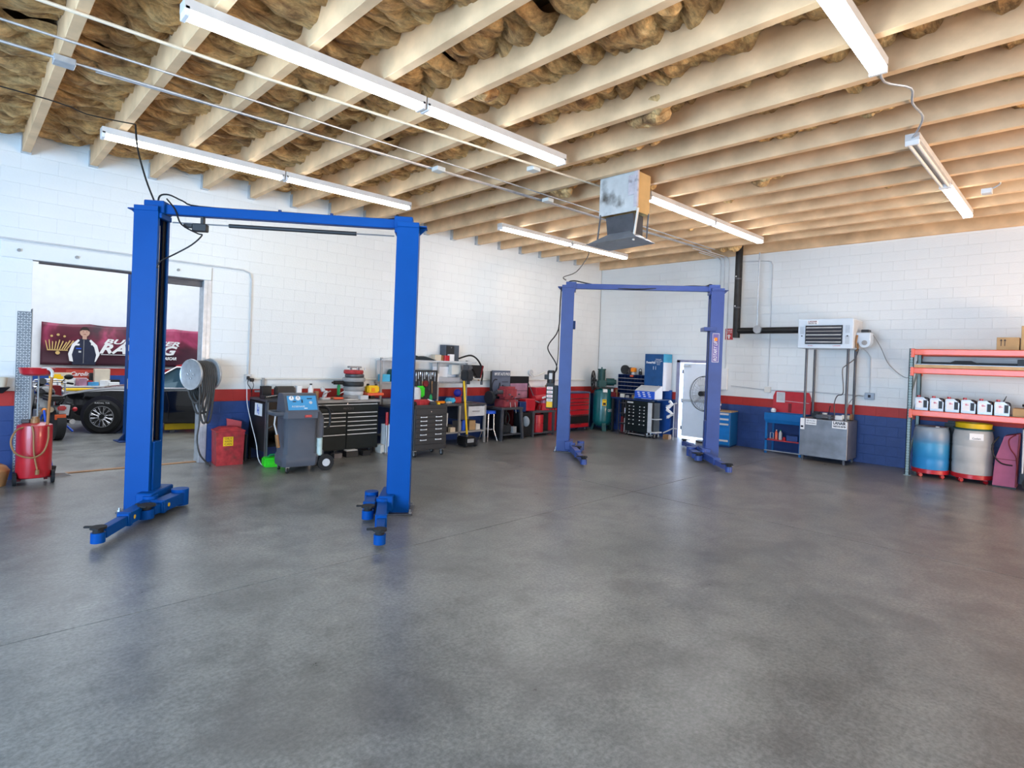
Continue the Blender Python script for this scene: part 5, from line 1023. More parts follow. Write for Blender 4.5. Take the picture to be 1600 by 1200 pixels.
# blue drawer cabinet
t = T('drawer_cabinet', 'blue drawer cabinet with silver pulls right of the far lift post', 'cabinet', (13.58, 6.40, 0), -PI/2+.12)
t.location = (13.22, 6.42, 0)
G().b2(0, 0, .04, .50, .56, .84, .005).out('body', M['cab_blue'], t, smooth=False); G().b2(.02, .02, 0, .48, .54, .04).out('plinth', M['dark_blue'], t, smooth=False); G().b2(-.005, -.005, .84, .505, .565, .865, .004).out('top', M['board_wood'], t, smooth=False)
zs = [.835, .71, .59, .47, .06]
for i in range(4):
    dd = G().b2(.012, -.012, zs[i+1]+.006, .488, 0, zs[i], .003).out('drawer', mat('drawer_blue', (.004, .16, .50), .35) if i == 0 else bpy.data.materials['drawer_blue'], t, smooth=False)
    zz = zs[i]-.035 if i < 3 else .16
    G().b2(.04, -.03, zz-.022, .46, -.01, zz+.022, .004).out('handle', M['light_grey'], dd, smooth=False)
t = T('spray_gun', 'white and brass spray gun standing on the blue drawer cabinet', 'spray gun', (13.33, 6.24, .866)); G().lathe([(.02, 0), (.05, 0), (.05, .09), (.02, .11)], n=14).out('cup', M['chrome'], t); G().box(0, 0, .15, .05, .09, .06, .012).out('body', M['off_white'], t); G().tube([(0, .04, .14), (.02, .1, .28), (.1, .14, .3)], .010, 6, sub=4).out('air_line', M['black'], t); G().box(0, -.03, .2, .03, .03, .06, .006).out('trigger', M['bronze'], t)
bx('flat_tool', 'brown tool lying on the blue drawer cabinet top', 'tool', 'bronze', 13.42, 6.08, .866, .08, .22, .02, .3)
# parts washer
t = T('parts_washer', 'blue parts washer with raised red lid by the right wall', 'parts washer', (13.30, 5.14, 0), -PI/2)
Ww = .83
G().loft([[(.04, .02, .70), (Ww-.04, .02, .70), (Ww-.04, .48, .70), (.04, .48, .70)], [(0, 0, .78), (Ww, 0, .78), (Ww, .5, .78), (0, .5, .78)], [(0, 0, .93), (Ww, 0, .93), (Ww, .5, .93), (0, .5, .93)], [(.03, .03, .93), (Ww-.03, .03, .93), (Ww-.03, .47, .93), (.03, .47, .93)], [(.05, .05, .75), (Ww-.05, .05, .75), (Ww-.05, .45, .75), (.05, .45, .75)]]).out('basin', M['cab_blue'], t, smooth=False)
for x in (.02, Ww-.07):
    for y in (.02, .43): G().b2(x, y, 0, x+.05, y+.05, .72, .003).out('leg', M['cab_blue'], t, smooth=False)
G().b2(.02, .02, .30, Ww-.02, .48, .325).out('shelf', M['red_worn'], t, smooth=False); G().b2(.02, .46, .05, Ww-.02, .48, .72).out('back_panel', M['navy'], t, smooth=False); G().b2(.02, .0, .06, Ww-.02, .03, .08).out('stretcher', M['steel'], t, smooth=False)
ld = G().loft([[(.0, .47, .93), (Ww, .47, .93), (Ww, .50, .93), (.0, .50, .93)], [(-.0, .49, 1.30), (Ww, .49, 1.30), (Ww, .53, 1.30), (-.0, .53, 1.30)], [(.05, .49, 1.42), (Ww-.05, .49, 1.42), (Ww-.05, .53, 1.42), (.05, .53, 1.42)]]).out('lid', M['red'], t, smooth=False)
G().tube([(.28, .478, 1.20), (Ww-.03, .478, 1.18)], .005).out('lid_wire', M['light_grey'], ld); G().b2(.36, .455, .95, .42, .478, 1.15).out('lid_stay', M['dark_red'], ld, smooth=False); G().b2(.08, .475, 1.16, .27, .485, 1.40).out('instruction_sheet', M['light_grey'], ld, smooth=False)
for k in range(6): G().b2(.10, .4735, 1.36-k*.03, .25, .4748, 1.37-k*.03).out('print_line', M['grey'], ld, smooth=False)
tag(G().lathe([(.01, 0), (.05, .0), (.06, .05), (.03, .09), (.01, .09)], n=12).out('shop_towel', M['white'], None, (13.74, 5.28, 1.10)), 'white crumpled rag on the washer lid corner', 'rag')
o = COL.objects['shop_towel']; o.location = (13.62, 5.06, .93)
for i, (x, h, r, m_, cap, lab) in enumerate(((.24, .22, .03, 'orange', 'off_white', 'orange spray bottle on the washer shelf'), (.33, .22, .035, 'drum_white', 'green', 'pale green bottle on the washer shelf'))): bottle(13.30+.12, 5.14-x, .326, r, h, m_, cap, lab)
COL.objects['bottle'] and None
t = T('wire_stand', 'small open wire frame on the washer shelf left end', 'frame', (13.42, 5.0, .326), -PI/2); G().tube([(-.035, 0, .006), (.035, 0, .006), (.035, 0, .14), (-.035, 0, .14)], .008, 6, closed=True).out('frame', M['light_grey'], t)
bx('red_tin', 'small red tin on the washer shelf', 'tin', 'red', 13.42, 4.72, .326, .05, .05, .07); bx('blue_bin', 'blue plastic bin on the washer shelf right end', 'bin', 'blue_block', 13.46, 4.54, .326, .2, .24, .12)
# heater on its steel tank
HX = 13.05; HY = 4.28
t = T('waste_oil_heater', 'white waste oil heater raised on pipes above grey steel tank', 'heater', (HX, HY, 0), -PI/2)
Wt = .92
tk = G().b2(0, 0, .10, Wt, .70, .90, .006).out('tank', M['tank_steel'], t, smooth=False)
for x in (.06, Wt-.06):
    for y in (.05, .64): G().b2(x-.02, y-.02, 0, x+.02, y+.02, .10).out('leg', M['dark_steel'], t, smooth=False)
for x in (.06, Wt-.06):
    for y in (.06, .60): G().cyl((x, y, .9), (x, y, 2.40), .026, n=12).out('post', M['dark_steel'], t)
G().b2(.01, -.006, .66, .09, 0, .90).out('label_tag', M['label_white'], tk, smooth=False); G().b2(.02, -.008, .70, .07, -.0065, .74).out('tag_print', M['ink'], tk, smooth=False)
s1 = G().b2(.115, -.006, .77, .325, 0, .895).out('sign', M['label_white'], tk, smooth=False)
text('lettering', 'USED OIL ONLY', .05, M['ink'], t, (.22, -.0075, .855), width=.18); text('lettering', 'NO SMOKING', .04, M['ink'], t, (.22, -.0075, .805), width=.18)
s2 = G().b2(.63, -.006, .745, .905, 0, .895).out('sign', M['label_white'], tk, smooth=False)
text('lettering', 'LANAIR', .085, M['ink'], t, (.767, -.0075, .852), width=.235, bold=.003); text('lettering', 'WASTE OIL HEATER', .05, M['ink'], t, (.767, -.0075, .785), width=.24, bold=.002)
hx0, hx1, hy0, hy1, hz0, hz1 = -.06, .99, -.16, .52, 2.40, 3.02
hb = G().b2(hx0, hy0, hz0, hx1, hy1, hz1, .010).out('heater_body', M['heater_white'], t, smooth=False)
G().b2(.10, hy0-.012, 2.50, .79, hy0+.0, 2.87).out('louver_recess', M['ink'], hb, smooth=False)
for k in range(5): G().box(.445, hy0-.02, 2.535+k*.075, .67, .05, .012, rx=.5).out('louver', M['light_grey'] if k % 2 == 0 else M['grey'], hb, smooth=False)
for z0_, z1_, x0_, x1_ in ((2.49, 2.505, .09, .80), (2.865, 2.88, .09, .80), (2.49, 2.88, .09, .105), (2.49, 2.88, .785, .80)): G().b2(x0_, hy0-.016, z0_, x1_, hy0, z1_).out('grille_frame', M['charcoal'], hb, smooth=False)
G().b2(hx1-.001, hy0+.03, hz0+.02, hx1+.006, hy1-.02, hz1-.03).out('side_panel', M['light_grey'], hb, smooth=False)
G().b2(.12, hy0-.006, 2.90, .33, hy0, 2.985).out('sign', M['label_white'], hb, smooth=False); text('lettering', 'LANAIR', .045, M['dark_red'], t, (.225, hy0-.0075, 2.962), width=.17, bold=.001); text('lettering', 'WASTE OIL', .04, M['ink'], t, (.225, hy0-.0075, 2.922), width=.17, bold=.001)
for x in (.02, .89): G().cyl((x, hy0-.01, 2.66), (x, hy0, 2.66), .014, n=10).out('latch', M['ink'], hb)
for k in range(7): G().b2(.85, hy0-.004, 2.50+k*.024, .93, hy0, 2.508+k*.024).out('vent_slot', M['grey'], hb, smooth=False)
for x, z0_ in ((-.02, 2.70), (.85, 2.72)): G().b2(x, hy0-.004, z0_, x+.08, hy0, z0_+.16).out('side_label', mat('pale_label', (.45, .52, .60), .5) if x < 0 else bpy.data.materials['pale_label'], hb, smooth=False)
text('lettering', 'HI-200', .03, M['red'], t, (.19, hy0-.0015, 2.455), width=.09); text('lettering', 'LANAIR', .03, M['red'], t, (.70, hy0-.0015, 2.455), width=.14)
bn = G().b2(hx1, .05, 2.52, hx1+.26, .30, 2.74, .015).out('burner', M['heater_white'], t, smooth=False)
G().cyl((hx1+.16, .04, 2.53), (hx1+.16, .22, 2.53), .10, n=20).out('blower', M['heater_white'], bn); G().cyl((hx1+.16, .03, 2.53), (hx1+.16, .045, 2.53), .05, n=16).out('blower_inlet', M['grey'], bn)
G().b2(hx1+.08, .08, 2.74, hx1+.22, .26, 2.80, .01).out('control', M['charcoal'], bn, smooth=False)
G().tube([(hx1+.03, .02, 2.68), (hx1+.02, -.02, 2.55), (hx1+.04, 0, 2.42)], .02).tube([(hx1+.05, .0, 2.5), (hx1+.07, -.04, 2.42), (hx1+.02, .02, 2.36)], .014, 6, sub=3).out('fuel_pipe', M['bronze'], bn)
G().tube([(hx1+.06, .05, 2.40), (hx1-.02, .1, 2.2), (Wt-.08, -.02, 2.05), (Wt-.13, -.03, 1.95), (Wt-.1, -.03, 1.5), (.68, .1, 1.42), (.60, .2, 1.25), (.60, .25, .95)], .011, 6, sub=5).out('fuel_hose', M['dark_steel'], t)
pm = T('pump_assembly', 'greasy black pump and filter parts sitting on the heater tank', 'pump', (HX, HY, .901), -PI/2)
G().box(.24, .30, .07, .16, .2, .14, .03).out('pump', M['black'], pm); G().box(.42, .22, .05, .34, .26, .08, .03).cyl((.40, .10, .04), (.52, .10, .04), .035, n=12).out('filter_base', M['dark_steel'], pm); G().cyl((.36, .42, .0), (.36, .42, .12), .05, n=14).out('filter', M['off_white'], pm); G().tube([(.44, .4, .1), (.46, .42, .28)], .010).out('lever', M['black'], pm)
bx('white_tray', 'white folded card on the heater tank top', 'card', 'white', HX+.36, HY-.66, .901, .12, .14, .09)
gm = T('gear_pump', 'cream and brass gear pump at the right end of the heater tank', 'pump', (HX+.40, HY-.80, .901), -PI/2); G().cyl((-.1, 0, .06), (.06, 0, .06), .05, n=16).out('motor', M['off_white'], gm); G().cyl((.06, 0, .07), (.10, 0, .07), .07, n=18).out('head', M['bronze'], gm); G().b2(-.1, -.05, 0, .1, .05, .012).out('base', M['black'], gm)
conduit('power_cable', 'loose cable from the heater burner drooping to the rack', [(HX+.2, HY-1.26, 2.70), (HX+.5, HY-1.34, 2.45), (XR-.05, HY-1.45, 2.1), (XR-.03, HY-1.75, 1.85), (XR-.04, HY-1.88, 2.02), (XR-.05, HY-1.92, 2.2)], .007, M['grey'], 'cable', 5)
conduit('power_cable', 'curved cable from the grey outlet box to the tank pump', [(XR-.06, 3.28, 1.42), (XR-.12, 3.4, 1.42), (XR-.25, 3.5, 1.25), (XR-.4, 3.52, 1.0)], .009, M['grey'], 'cable', 4)
# pallet rack
t = T('pallet_rack', 'grey-green pallet rack upright frame with three levels of orange beams', 'rack', (12.95, 2.34, 0), -PI/2)
RL, RD = 3.2, .86
for y in (0, RD-.08):
    G().b2(RL, y, 0, RL+.075, y+.012, 2.42).b2(RL+.063, y, 0, RL+.075, y+.08, 2.42).out('upright', M['rack_green'], t, smooth=False)
    up = G().b2(0, y, 0, .012, y+.08, 2.42).b2(.0, y, 0, .075, y+.012, 2.42).b2(.063, y, 0, .075, y+.03, 2.42).out('upright', M['rack_green'], t, smooth=False)
    if y == 0:
        q = G()
        for i in range(46):
            for x in (.022, .052): q.cyl((x, -.0015, .06+i*.051), (x, .001, .06+i*.051), .008, n=6)
            q.cyl((-.0015, .03, .06+i*.051), (.001, .03, .06+i*.051), .008, n=6)
        stuff(q.out('punched_hole', M['ink'], up, smooth=False))
    G().b2(-.02, y-.01, 0, .1, y+.09, .01).out('foot_plate', M['rack_green'], t, smooth=False)
for z0_, z1_ in ((.3, .9), (.9, 1.5), (1.5, 2.1)): G().tube([(.03, .05, z0_), (.03, RD-.05, z1_)], .018, 6).out('brace', M['rack_green'], t)
for z, lab in ((2.35, 't'), (2.0, 'm'), (1.20, 'b')):
    for y in (-.012, RD-.05):
        b_ = G().b2(.075, y, z-.055, RL, y+.055, z+.055, .012).out('beam', M['orange'], t, smooth=False)
        G().b2(.03, y-.008, z-.10, .082, y+.06, z+.065, .004).out('connector', M['orange'], b_, smooth=False)
G().b2(.09, .0, 2.06, RL, RD, 2.115).b2(.09, .01, 2.40, 1.9, RD, 2.408).out('deck_board', M['board_wood'], t, smooth=False)
G().b2(.09, .03, 1.235, RL, RD, 1.256).out('deck_panel', M['dark_steel'], t, smooth=False)
RX = 12.95
for k in range(6):
    j = T('oil_jug', ('leftmost', 'second', 'third', 'fourth', 'fifth', 'rightmost')[k]+' of six silver oil jugs along the orange rack shelf', 'jug', (RX+.16, 2.13-.232*k, 1.2565), -PI/2, 'silver oil jugs on the rack')
    G().loft([[(-.10, -.07, 0), (.10, -.07, 0), (.10, .07, 0), (-.10, .07, 0)], [(-.105, -.075, .17), (.105, -.075, .17), (.105, .075, .17), (-.105, .075, .17)], [(-.10, -.07, .235), (.02, -.07, .245), (.02, .07, .245), (-.10, .07, .235)]]).out('body', M['jug_silver'], j, smooth=False)
    G().tube([(.03, 0, .235), (.085, 0, .225), (.10, 0, .19), (.095, 0, .06), (.06, 0, .03)], .013, 8, sub=4).out('handle', M['ink'], j)
    G().b2(.03, -.0775, .05, .085, -.0735, .19).out('handle_gap_shade', M['charcoal'], j, smooth=False)  # solid plate, the shade inside the open handle put into its dark colour
    G().cyl((-.06, 0, .24), (-.06, 0, .275), .028, n=14).out('cap', M['red'], j)
    G().b2(-.085, -.0765, .04, .02, -.0735, .20).out('label', M['label_white'], j, smooth=False)
    G().cyl((-.03, -.0785, .155), (-.03, -.0766, .155), .018, n=12).box(-.015, -.0776, .15, .04, .0016, .012).out('emblem', M['red'], j, smooth=False)
bx('open_carton', 'pale open carton lying behind the oil jugs', 'carton', 'card_light', RX+.45, 1.62, 1.2565, .3, .42, .24); o = bx('flap_carton', 'tan carton with a dark torn flap behind the oil jugs', 'carton', 'cardboard', RX+.45, 1.18, 1.2565, .3, .4, .22)
tag(G().loft([[(0, .0, 0), (.2, 0, 0), (.2, .012, 0), (0, .012, 0)], [(0, -.04, .1), (.16, -.04, .12), (.16, -.03, .12), (0, -.03, .1)]]).out('torn_flap', M['charcoal'], None, (RX+.34, .98, 1.477)), 'dark torn flap standing up behind the rightmost jug', 'flap')
bx('card_tray', 'cardboard tray of black parts at the right end of the shelf', 'carton', 'cardboard', RX+.32, .44, 1.2565, .46, .78, .14)
q = T('black_parts', 'black rubber parts heaped in the cardboard tray', 'parts', (RX+.32, .44, 1.397)); rn = random.Random(4)
for k in range(7): G().box(rn.uniform(-.15, .15), rn.uniform(-.32, .32), .05, .12, .16, .10, .03, rz=rn.uniform(0, 3)).out('rubber_block', M['charcoal'], q)
bx('carton', 'small tan cardboard box with arrows atop the rack', 'carton', 'cardboard', RX+.25, .93, 2.41, .3, .30, .22)
c2 = T('carton', 'big tan cardboard box atop the rack at the frame edge', 'carton', (RX+.12, .76, 2.41), -PI/2); G().b2(0, 0, 0, .62, .45, .42, .006).out('box', mat('card_big', (.52, .35, .17), .75), c2, smooth=False); G().b2(.22, -.004, .33, .62, .0, .42).out('tape_label', M['off_white'], c2, smooth=False)
for k in range(7): G().b2(.16, -.003, .06+k*.028, .42, -.0005, .068+k*.028).out('print_line', M['board_wood'], c2, smooth=False)
for k in range(2): G().b2(.06+.05*k, -.003, .10, .09+.05*k, -.0005, .26).out('print_mark', M['board_wood'], c2, smooth=False)
c1 = COL.objects['carton.001'] if 'carton.001' in COL.objects else None
for k in range(2):
    tag(G().b2(RX+.0985, .965+.05*k, 2.48, RX+.0995, .975+.05*k, 2.58).prism([(.95+.05*k, 2.57), (.99+.05*k, 2.57), (.97+.05*k, 2.60)], RX+.0985, RX+.0995, 'yz').out('printed_arrow', M['ink'], smooth=False), ('left', 'right')[1-k]+' printed arrow on the small tan box', 'print')
tag(G().box(0, 0, .03, .16, 2.1, .06, .01).out('pipe_bundle', M['black'], None, (RX+.42, 1.15, 2.117)), 'long black pipes lying on the wooden rack deck', 'pipe'); tag(G().loft([[(-.05, -.3, 0), (.05, -.3, 0), (.05, .3, 0), (-.05, .3, 0)], [(-.04, -.12, .09), (.04, -.12, .09), (.04, .12, .09), (-.04, .12, .09)]]).out('dark_trim', M['black'], None, (RX+.25, 1.55, 2.117)), 'dark arched trim piece on the wooden rack deck', 'trim')
bx('metal_strip', 'bright metal strips at the front of the wooden deck', 'strip', 'steel', RX+.13, 1.3, 2.117, .05, 1.9, .015); bx('lamp_box', 'black box with a white light spot on the deck', 'box', 'charcoal', RX+.28, .55, 2.117, .2, .5, .13)
# drums on dollies
def dolly(x, y, r, label):
    t = T('drum_dolly', label, 'dolly', (x, y, 0)); G().lathe([(.05, .075), (r, .075), (r+.012, .08), (r+.012, .15), (r, .155), (r-.01, .09), (.05, .09)], n=32).out('ring', M['red'], t)
    for k in range(4):
        an = k*PI/2+2.6; c, s = math.cos(an)*(r-.05), math.sin(an)*(r-.05)
        w = G().box(c, s, .066, .05, .05, .018).out('caster', M['red'], t, smooth=False); G().cyl((c-.014, s-.014, .034), (c+.014, s+.014, .034), .034, n=14).out('wheel', M['red'], w)
    return t
dolly(13.26, 1.99, .285, 'red round dolly under the blue drum'); dolly(13.34, 1.38, .30, 'red round dolly under the white drum')
def drum(x, y, r, h, m, label):
    t = T('drum', label, 'drum', (x, y, .092))
    G().lathe([(.05, 0), (r-.02, 0), (r-.008, .03), (r*.985, .05), (r, h*.25), (r-.006, h*.32), (r, h*.34), (r, h*.63), (r-.006, h*.65), (r, h*.67), (r-.004, h-.12), (r-.02, h-.04), (r-.03, h-.02), (r-.012, h), (r-.04, h), (.05, h-.03)], n=40).out('shell', M[m], t); return t
t = drum(13.26, 1.99, .285, .86, 'drum_faded', 'faded blue plastic drum under the orange rack')
G().cyl((-.1, -.1, .83), (-.1, -.1, .87), .03, n=14).out('bung', M['white'], t)
t = drum(13.34, 1.38, .30, .86, 'drum_white', 'dirty white drum with yellow rimmed lid under the rack')
G().lathe([(.05, .86), (.295, .86), (.30, .87), (.30, .885), (.295, .89), (.05, .89)], n=40).out('ring', M['dark_teal'], t); G().lathe([(.05, .89), (.265, .89), (.27, .98), (.255, .98), (.25, .91), (.05, .905)], n=40).out('lid_rim', M['yellow'], t)
an = math.radians(195); G().box(.303*math.cos(an), .303*math.sin(an), .75, .006, .20, .12, rz=an).out('label', M['label_white'], t, smooth=False)
text('lettering', 'Coolant', .05, M['ink'], t, (.3075*math.cos(an), .3075*math.sin(an), .72), (PI/2, 0, an+PI/2), width=.12)
bx('dark_bag', 'dark bag lump on the floor behind the blue drum top', 'bag', 'black', 13.66, 1.70, .0, .16, .3, 1.06, bev=.05)
# wedge cabinet and machine at the right edge
t = T('wedge_panel', 'mauve pink slant-topped cabinet with a black hose under the rack', 'cabinet', (13.06, 1.065, 0), -PI/2)
G().prism([(0, .03), (.32, .03), (.34, .96), (.14, .90), (.03, .50)], 0, .40, 'xz').out('shell', M['mauve'], t, smooth=False); G().b2(.01, .02, 0, .32, .38, .03).out('base', M['black'], t, smooth=False); G().prism([(.30, .04), (.325, .04), (.345, .95), (.325, .95)], -.012, 0, 'xz').out('edge_trim', M['dark_red'], t, smooth=False); G().b2(.05, -.004, .495, .32, 0, .505).out('seam', M['dark_red'], t, smooth=False)
conduit('black_hose', 'black hose looping across the mauve cabinet', [(13.12, 1.00, .88), (13.03, 1.08, .72), (13.01, 1.05, .55), (13.02, .95, .43), (13.02, .80, .41)], .012, M['black'], 'hose', 5)
conduit('black_hose', 'thin dark hose curling at the upper right of the mauve cabinet', [(13.03, .77, .95), (13.03, .86, .85), (13.03, .84, .70), (13.03, .76, .55), (13.03, .74, .25)], .009, M['dark_red'], 'hose', 5)
t = T('service_cart', 'black wheeled cart with a light blue cylinder at the right edge', 'service cart', (12.95, .70, 0), -PI/2)
G().b2(.0, .02, .08, .50, .42, .34, .03).out('base', M['charcoal'], t); G().b2(.02, .3, .34, .48, .42, 1.0, .01).out('back_frame', M['black'], t, smooth=False)
w = G().cyl((.16, -.03, .13), (.16, .03, .13), .13, n=24).out('wheel', M['rubber'], t); G().cyl((.16, -.036, .13), (.16, .036, .13), .085, n=20).out('hub', M['white'], w)
G().lathe([(.02, .35), (.10, .36), (.115, .40), (.115, .62), (.08, .68), (.03, .70), (.03, .74), (.02, .74)], (.16, .14, 0), 20).out('cylinder', M['sky_blue'], t)
for x in (.03, .30): G().cyl((x, .03, .3), (x, .03, 1.05), .014, n=8).out('post', M['light_grey'], t)
G().tube([(.03, .03, .72), (.2, .0, .76), (.3, .03, .74)], .012).out('rail', M['light_grey'], t)
for k in range(3): G().tube([(.08+.05*k, .05, 1.05), (.12+.05*k, .0, .95), (.06+.06*k, .02, .82), (.14+.04*k, .04, .78)], .014, 6, sub=4).out('cable', M[('black', 'white', 'charcoal')[k]], t)
G().box(.16, .1, 1.06, .3, .2, .10, .03).out('head', M['black'], t)
# ---------------------------------------------------------------- next room: banner, car, motorcycle, lift, benches
t = T('race_banner', 'long maroon racing banner with crown and driver hung on the far wall', 'banner', (1.72, 20.10, 1.30))
BWid, BH = 4.25, 1.18
def ripple(u, v): return .022*math.sin(9*u+3*v)+.018*math.sin(17*u-4*v+1)+.02*math.sin(5*v+4*u)
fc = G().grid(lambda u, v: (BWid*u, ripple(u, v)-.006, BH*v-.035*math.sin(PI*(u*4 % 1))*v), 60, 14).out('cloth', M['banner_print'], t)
mod = fc.modifiers.new('thickness', 'SOLIDIFY'); mod.thickness = .004
e = -.062
def flat(poly, y0_=-.066, y1_=-.064): return G().prism(poly, y0_, y1_, 'xz')
# crown of slanting bars
q = G()
for k in range(9):
    x = .13+k*.050; lean = (k-2.5)*.022
    q.prism([(x, .42), (x+.026, .42), (x+.04+lean*1.2, .66+.03*math.sin(k*1.9)), (x+.016+lean*1.2, .68+.03*math.sin(k*1.9))], -.066, -.064, 'xz')
for x, z, r in ((.22, .80, .03), (.36, .84, .034), (.50, .80, .03)): q.cyl((x, -.066, z), (x, -.064, z), r, n=12)
q.cyl((.36, -.066, .34), (.36, -.064, .34), .05, n=14).b2(.13, -.066, .40, .58, -.064, .43)
q.out('crown_emblem', mat('gold_print', (.62, .42, .16), .4), t, smooth=False)
# printed man: jacket, sleeves, face, hair
DX = -.54
def sh(P): return [(.95+(p[0]-1.49)*.84, p[1]) for p in P]
dr_ = flat(sh([(1.18, .02), (1.12, .30), (1.20, .60), (1.34, .74), (1.50, .78), (1.62, .74), (1.80, .58), (1.86, .30), (1.80, .02)])).out('printed_person', mat('print_navy', (.02, .025, .05), .5), t, smooth=False)
flat(sh([(1.10, .12), (1.06, .32), (1.16, .60), (1.32, .74), (1.36, .70), (1.22, .52), (1.16, .30), (1.20, .10)]), -.068, -.066).prism(sh([(1.82, .12), (1.92, .32), (1.84, .58), (1.66, .74), (1.62, .70), (1.76, .52), (1.82, .30), (1.78, .10)]), -.068, -.066, 'xz').out('printed_sleeve', M['label_white'], dr_, smooth=False)
G().cyl((1.49+DX, -.0695, .93), (1.49+DX, -.066, .93), .115, n=20).b2(1.44+DX, -.069, .74, 1.54+DX, -.066, .84).out('printed_face', M['skin'], dr_, smooth=False)
flat(sh([(1.37, .96), (1.38, 1.04), (1.44, 1.09), (1.54, 1.09), (1.60, 1.04), (1.61, .96), (1.57, 1.0), (1.41, 1.0)]), -.0715, -.0697).out('printed_hair', mat('print_hair', (.03, .02, .018), .6), dr_, smooth=False)
for x, z, w_, h_ in ((1.44, .95, .03, .012), (1.52, .95, .03, .012), (1.46, .875, .06, .012)): G().b2(x+DX, -.0712, z, x+DX+w_, -.0697, z+h_).out('printed_feature', M['dark_red'], dr_, smooth=False)
for x, z, w_, h_, m_ in ((1.28, .56, .10, .05, 'label_white'), (1.30, .46, .12, .03, 'bright_blue'), (1.64, .58, .06, .05, 'label_white'), (1.36, .36, .06, .05, 'light_grey'), (1.47, .06, .012, .66, 'grey')): G().b2(x+DX, -.0685, z, x+DX+w_, -.0662, z+h_).out('jacket_patch', M[m_], dr_, smooth=False)
text('lettering', 'BUDWEISER', .19, M['label_white'], t, (2.36, -.066, .70), shear=.35, width=1.95, bold=.006)
text('lettering', 'RACING', .38, M['label_white'], t, (2.24, -.066, .48), shear=.35, width=2.0, bold=.014)
G().b2(1.34, -.066, .315, 2.7, -.064, .33).out('underline', M['label_white'], t, smooth=False)
text('lettering', 'NASCAR', .12, M['label_white'], t, (3.06, -.0665, .25), shear=.3, width=.42, bold=.006)
for k, m_ in enumerate(('yellow', 'red', 'bright_blue')): G().prism([(2.66+.04*k, .20), (2.70+.04*k, .20), (2.74+.04*k, .31), (2.70+.04*k, .31)], -.066, -.064, 'xz').out('stripe', M[m_], t, smooth=False)
text('lettering', "WHO'S", .12, M['label_white'], t, (4.02, -.066, .46), shear=.3, width=.36, bold=.004); text('lettering', 'YOUR', .12, M['label_white'], t, (4.02, -.066, .30), shear=.3, width=.34, bold=.004)
# car
CAR = T('car', 'black coupe with mesh wheels parked beyond the doorway', 'car', (2.86, 15.62, 0), math.radians(148)); CAR.scale = (1.07, 1.07, 1.07)
def body_ring(x, zb, zt, hw, hwb, zc=None):
    zc = zt+.02 if zc is None else zc; zm = (zb+zt)/2+.05
    L_ = [(x, -hwb, zb), (x, -hw, zb+.12), (x, -hw-.01, zm), (x, -hw+.02, zt-.04), (x, -hw+.09, zt), (x, 0, zc)]
    return L_ + [(p[0], -p[1], p[2]) for p in reversed(L_[:-1])]
S_ = 1.06
rings = [body_ring(1.02, .48, .58, .50, .42), body_ring(.95, .33, .70, .68, .60), body_ring(.70, .24, .80, .82, .70), body_ring(.35, .22, .86, .90, .76, .90), body_ring(-.1, .21, .90, .91, .78, .95), body_ring(-.8, .21, .90, .90, .80, .95), body_ring(-1.3, .21, .92, .90, .80, .96), body_ring(-2.0, .21, .92, .90, .80, .94), body_ring(-2.75, .22, .98, .93, .78, .99), body_ring(-3.3, .26, .99, .92, .76, 1.0), body_ring(-3.85, .36, .96, .86, .70, .97), body_ring(-4.0, .46, .90, .80, .66)]
G().loft(rings).out('body', M['gloss_black'], CAR)
cabn = [[(-.60, -.76, .93), (-.60, .76, .93), (-3.2, .74, .99), (-3.2, -.74, .99)], [(-1.20, -.60, 1.36), (-1.20, .60, 1.36), (-2.62, .58, 1.36), (-2.62, -.58, 1.36)]]
G().loft(cabn).out('window_glass', M['glass_dark'], CAR, smooth=False)
G().loft([[(-1.18, -.61, 1.355), (-1.18, .61, 1.355), (-2.66, .60, 1.355), (-2.66, -.60, 1.355)], [(-1.28, -.52, 1.395), (-1.28, .52, 1.395), (-2.55, .50, 1.395), (-2.55, -.50, 1.395)]]).out('roof', M['gloss_black'], CAR)
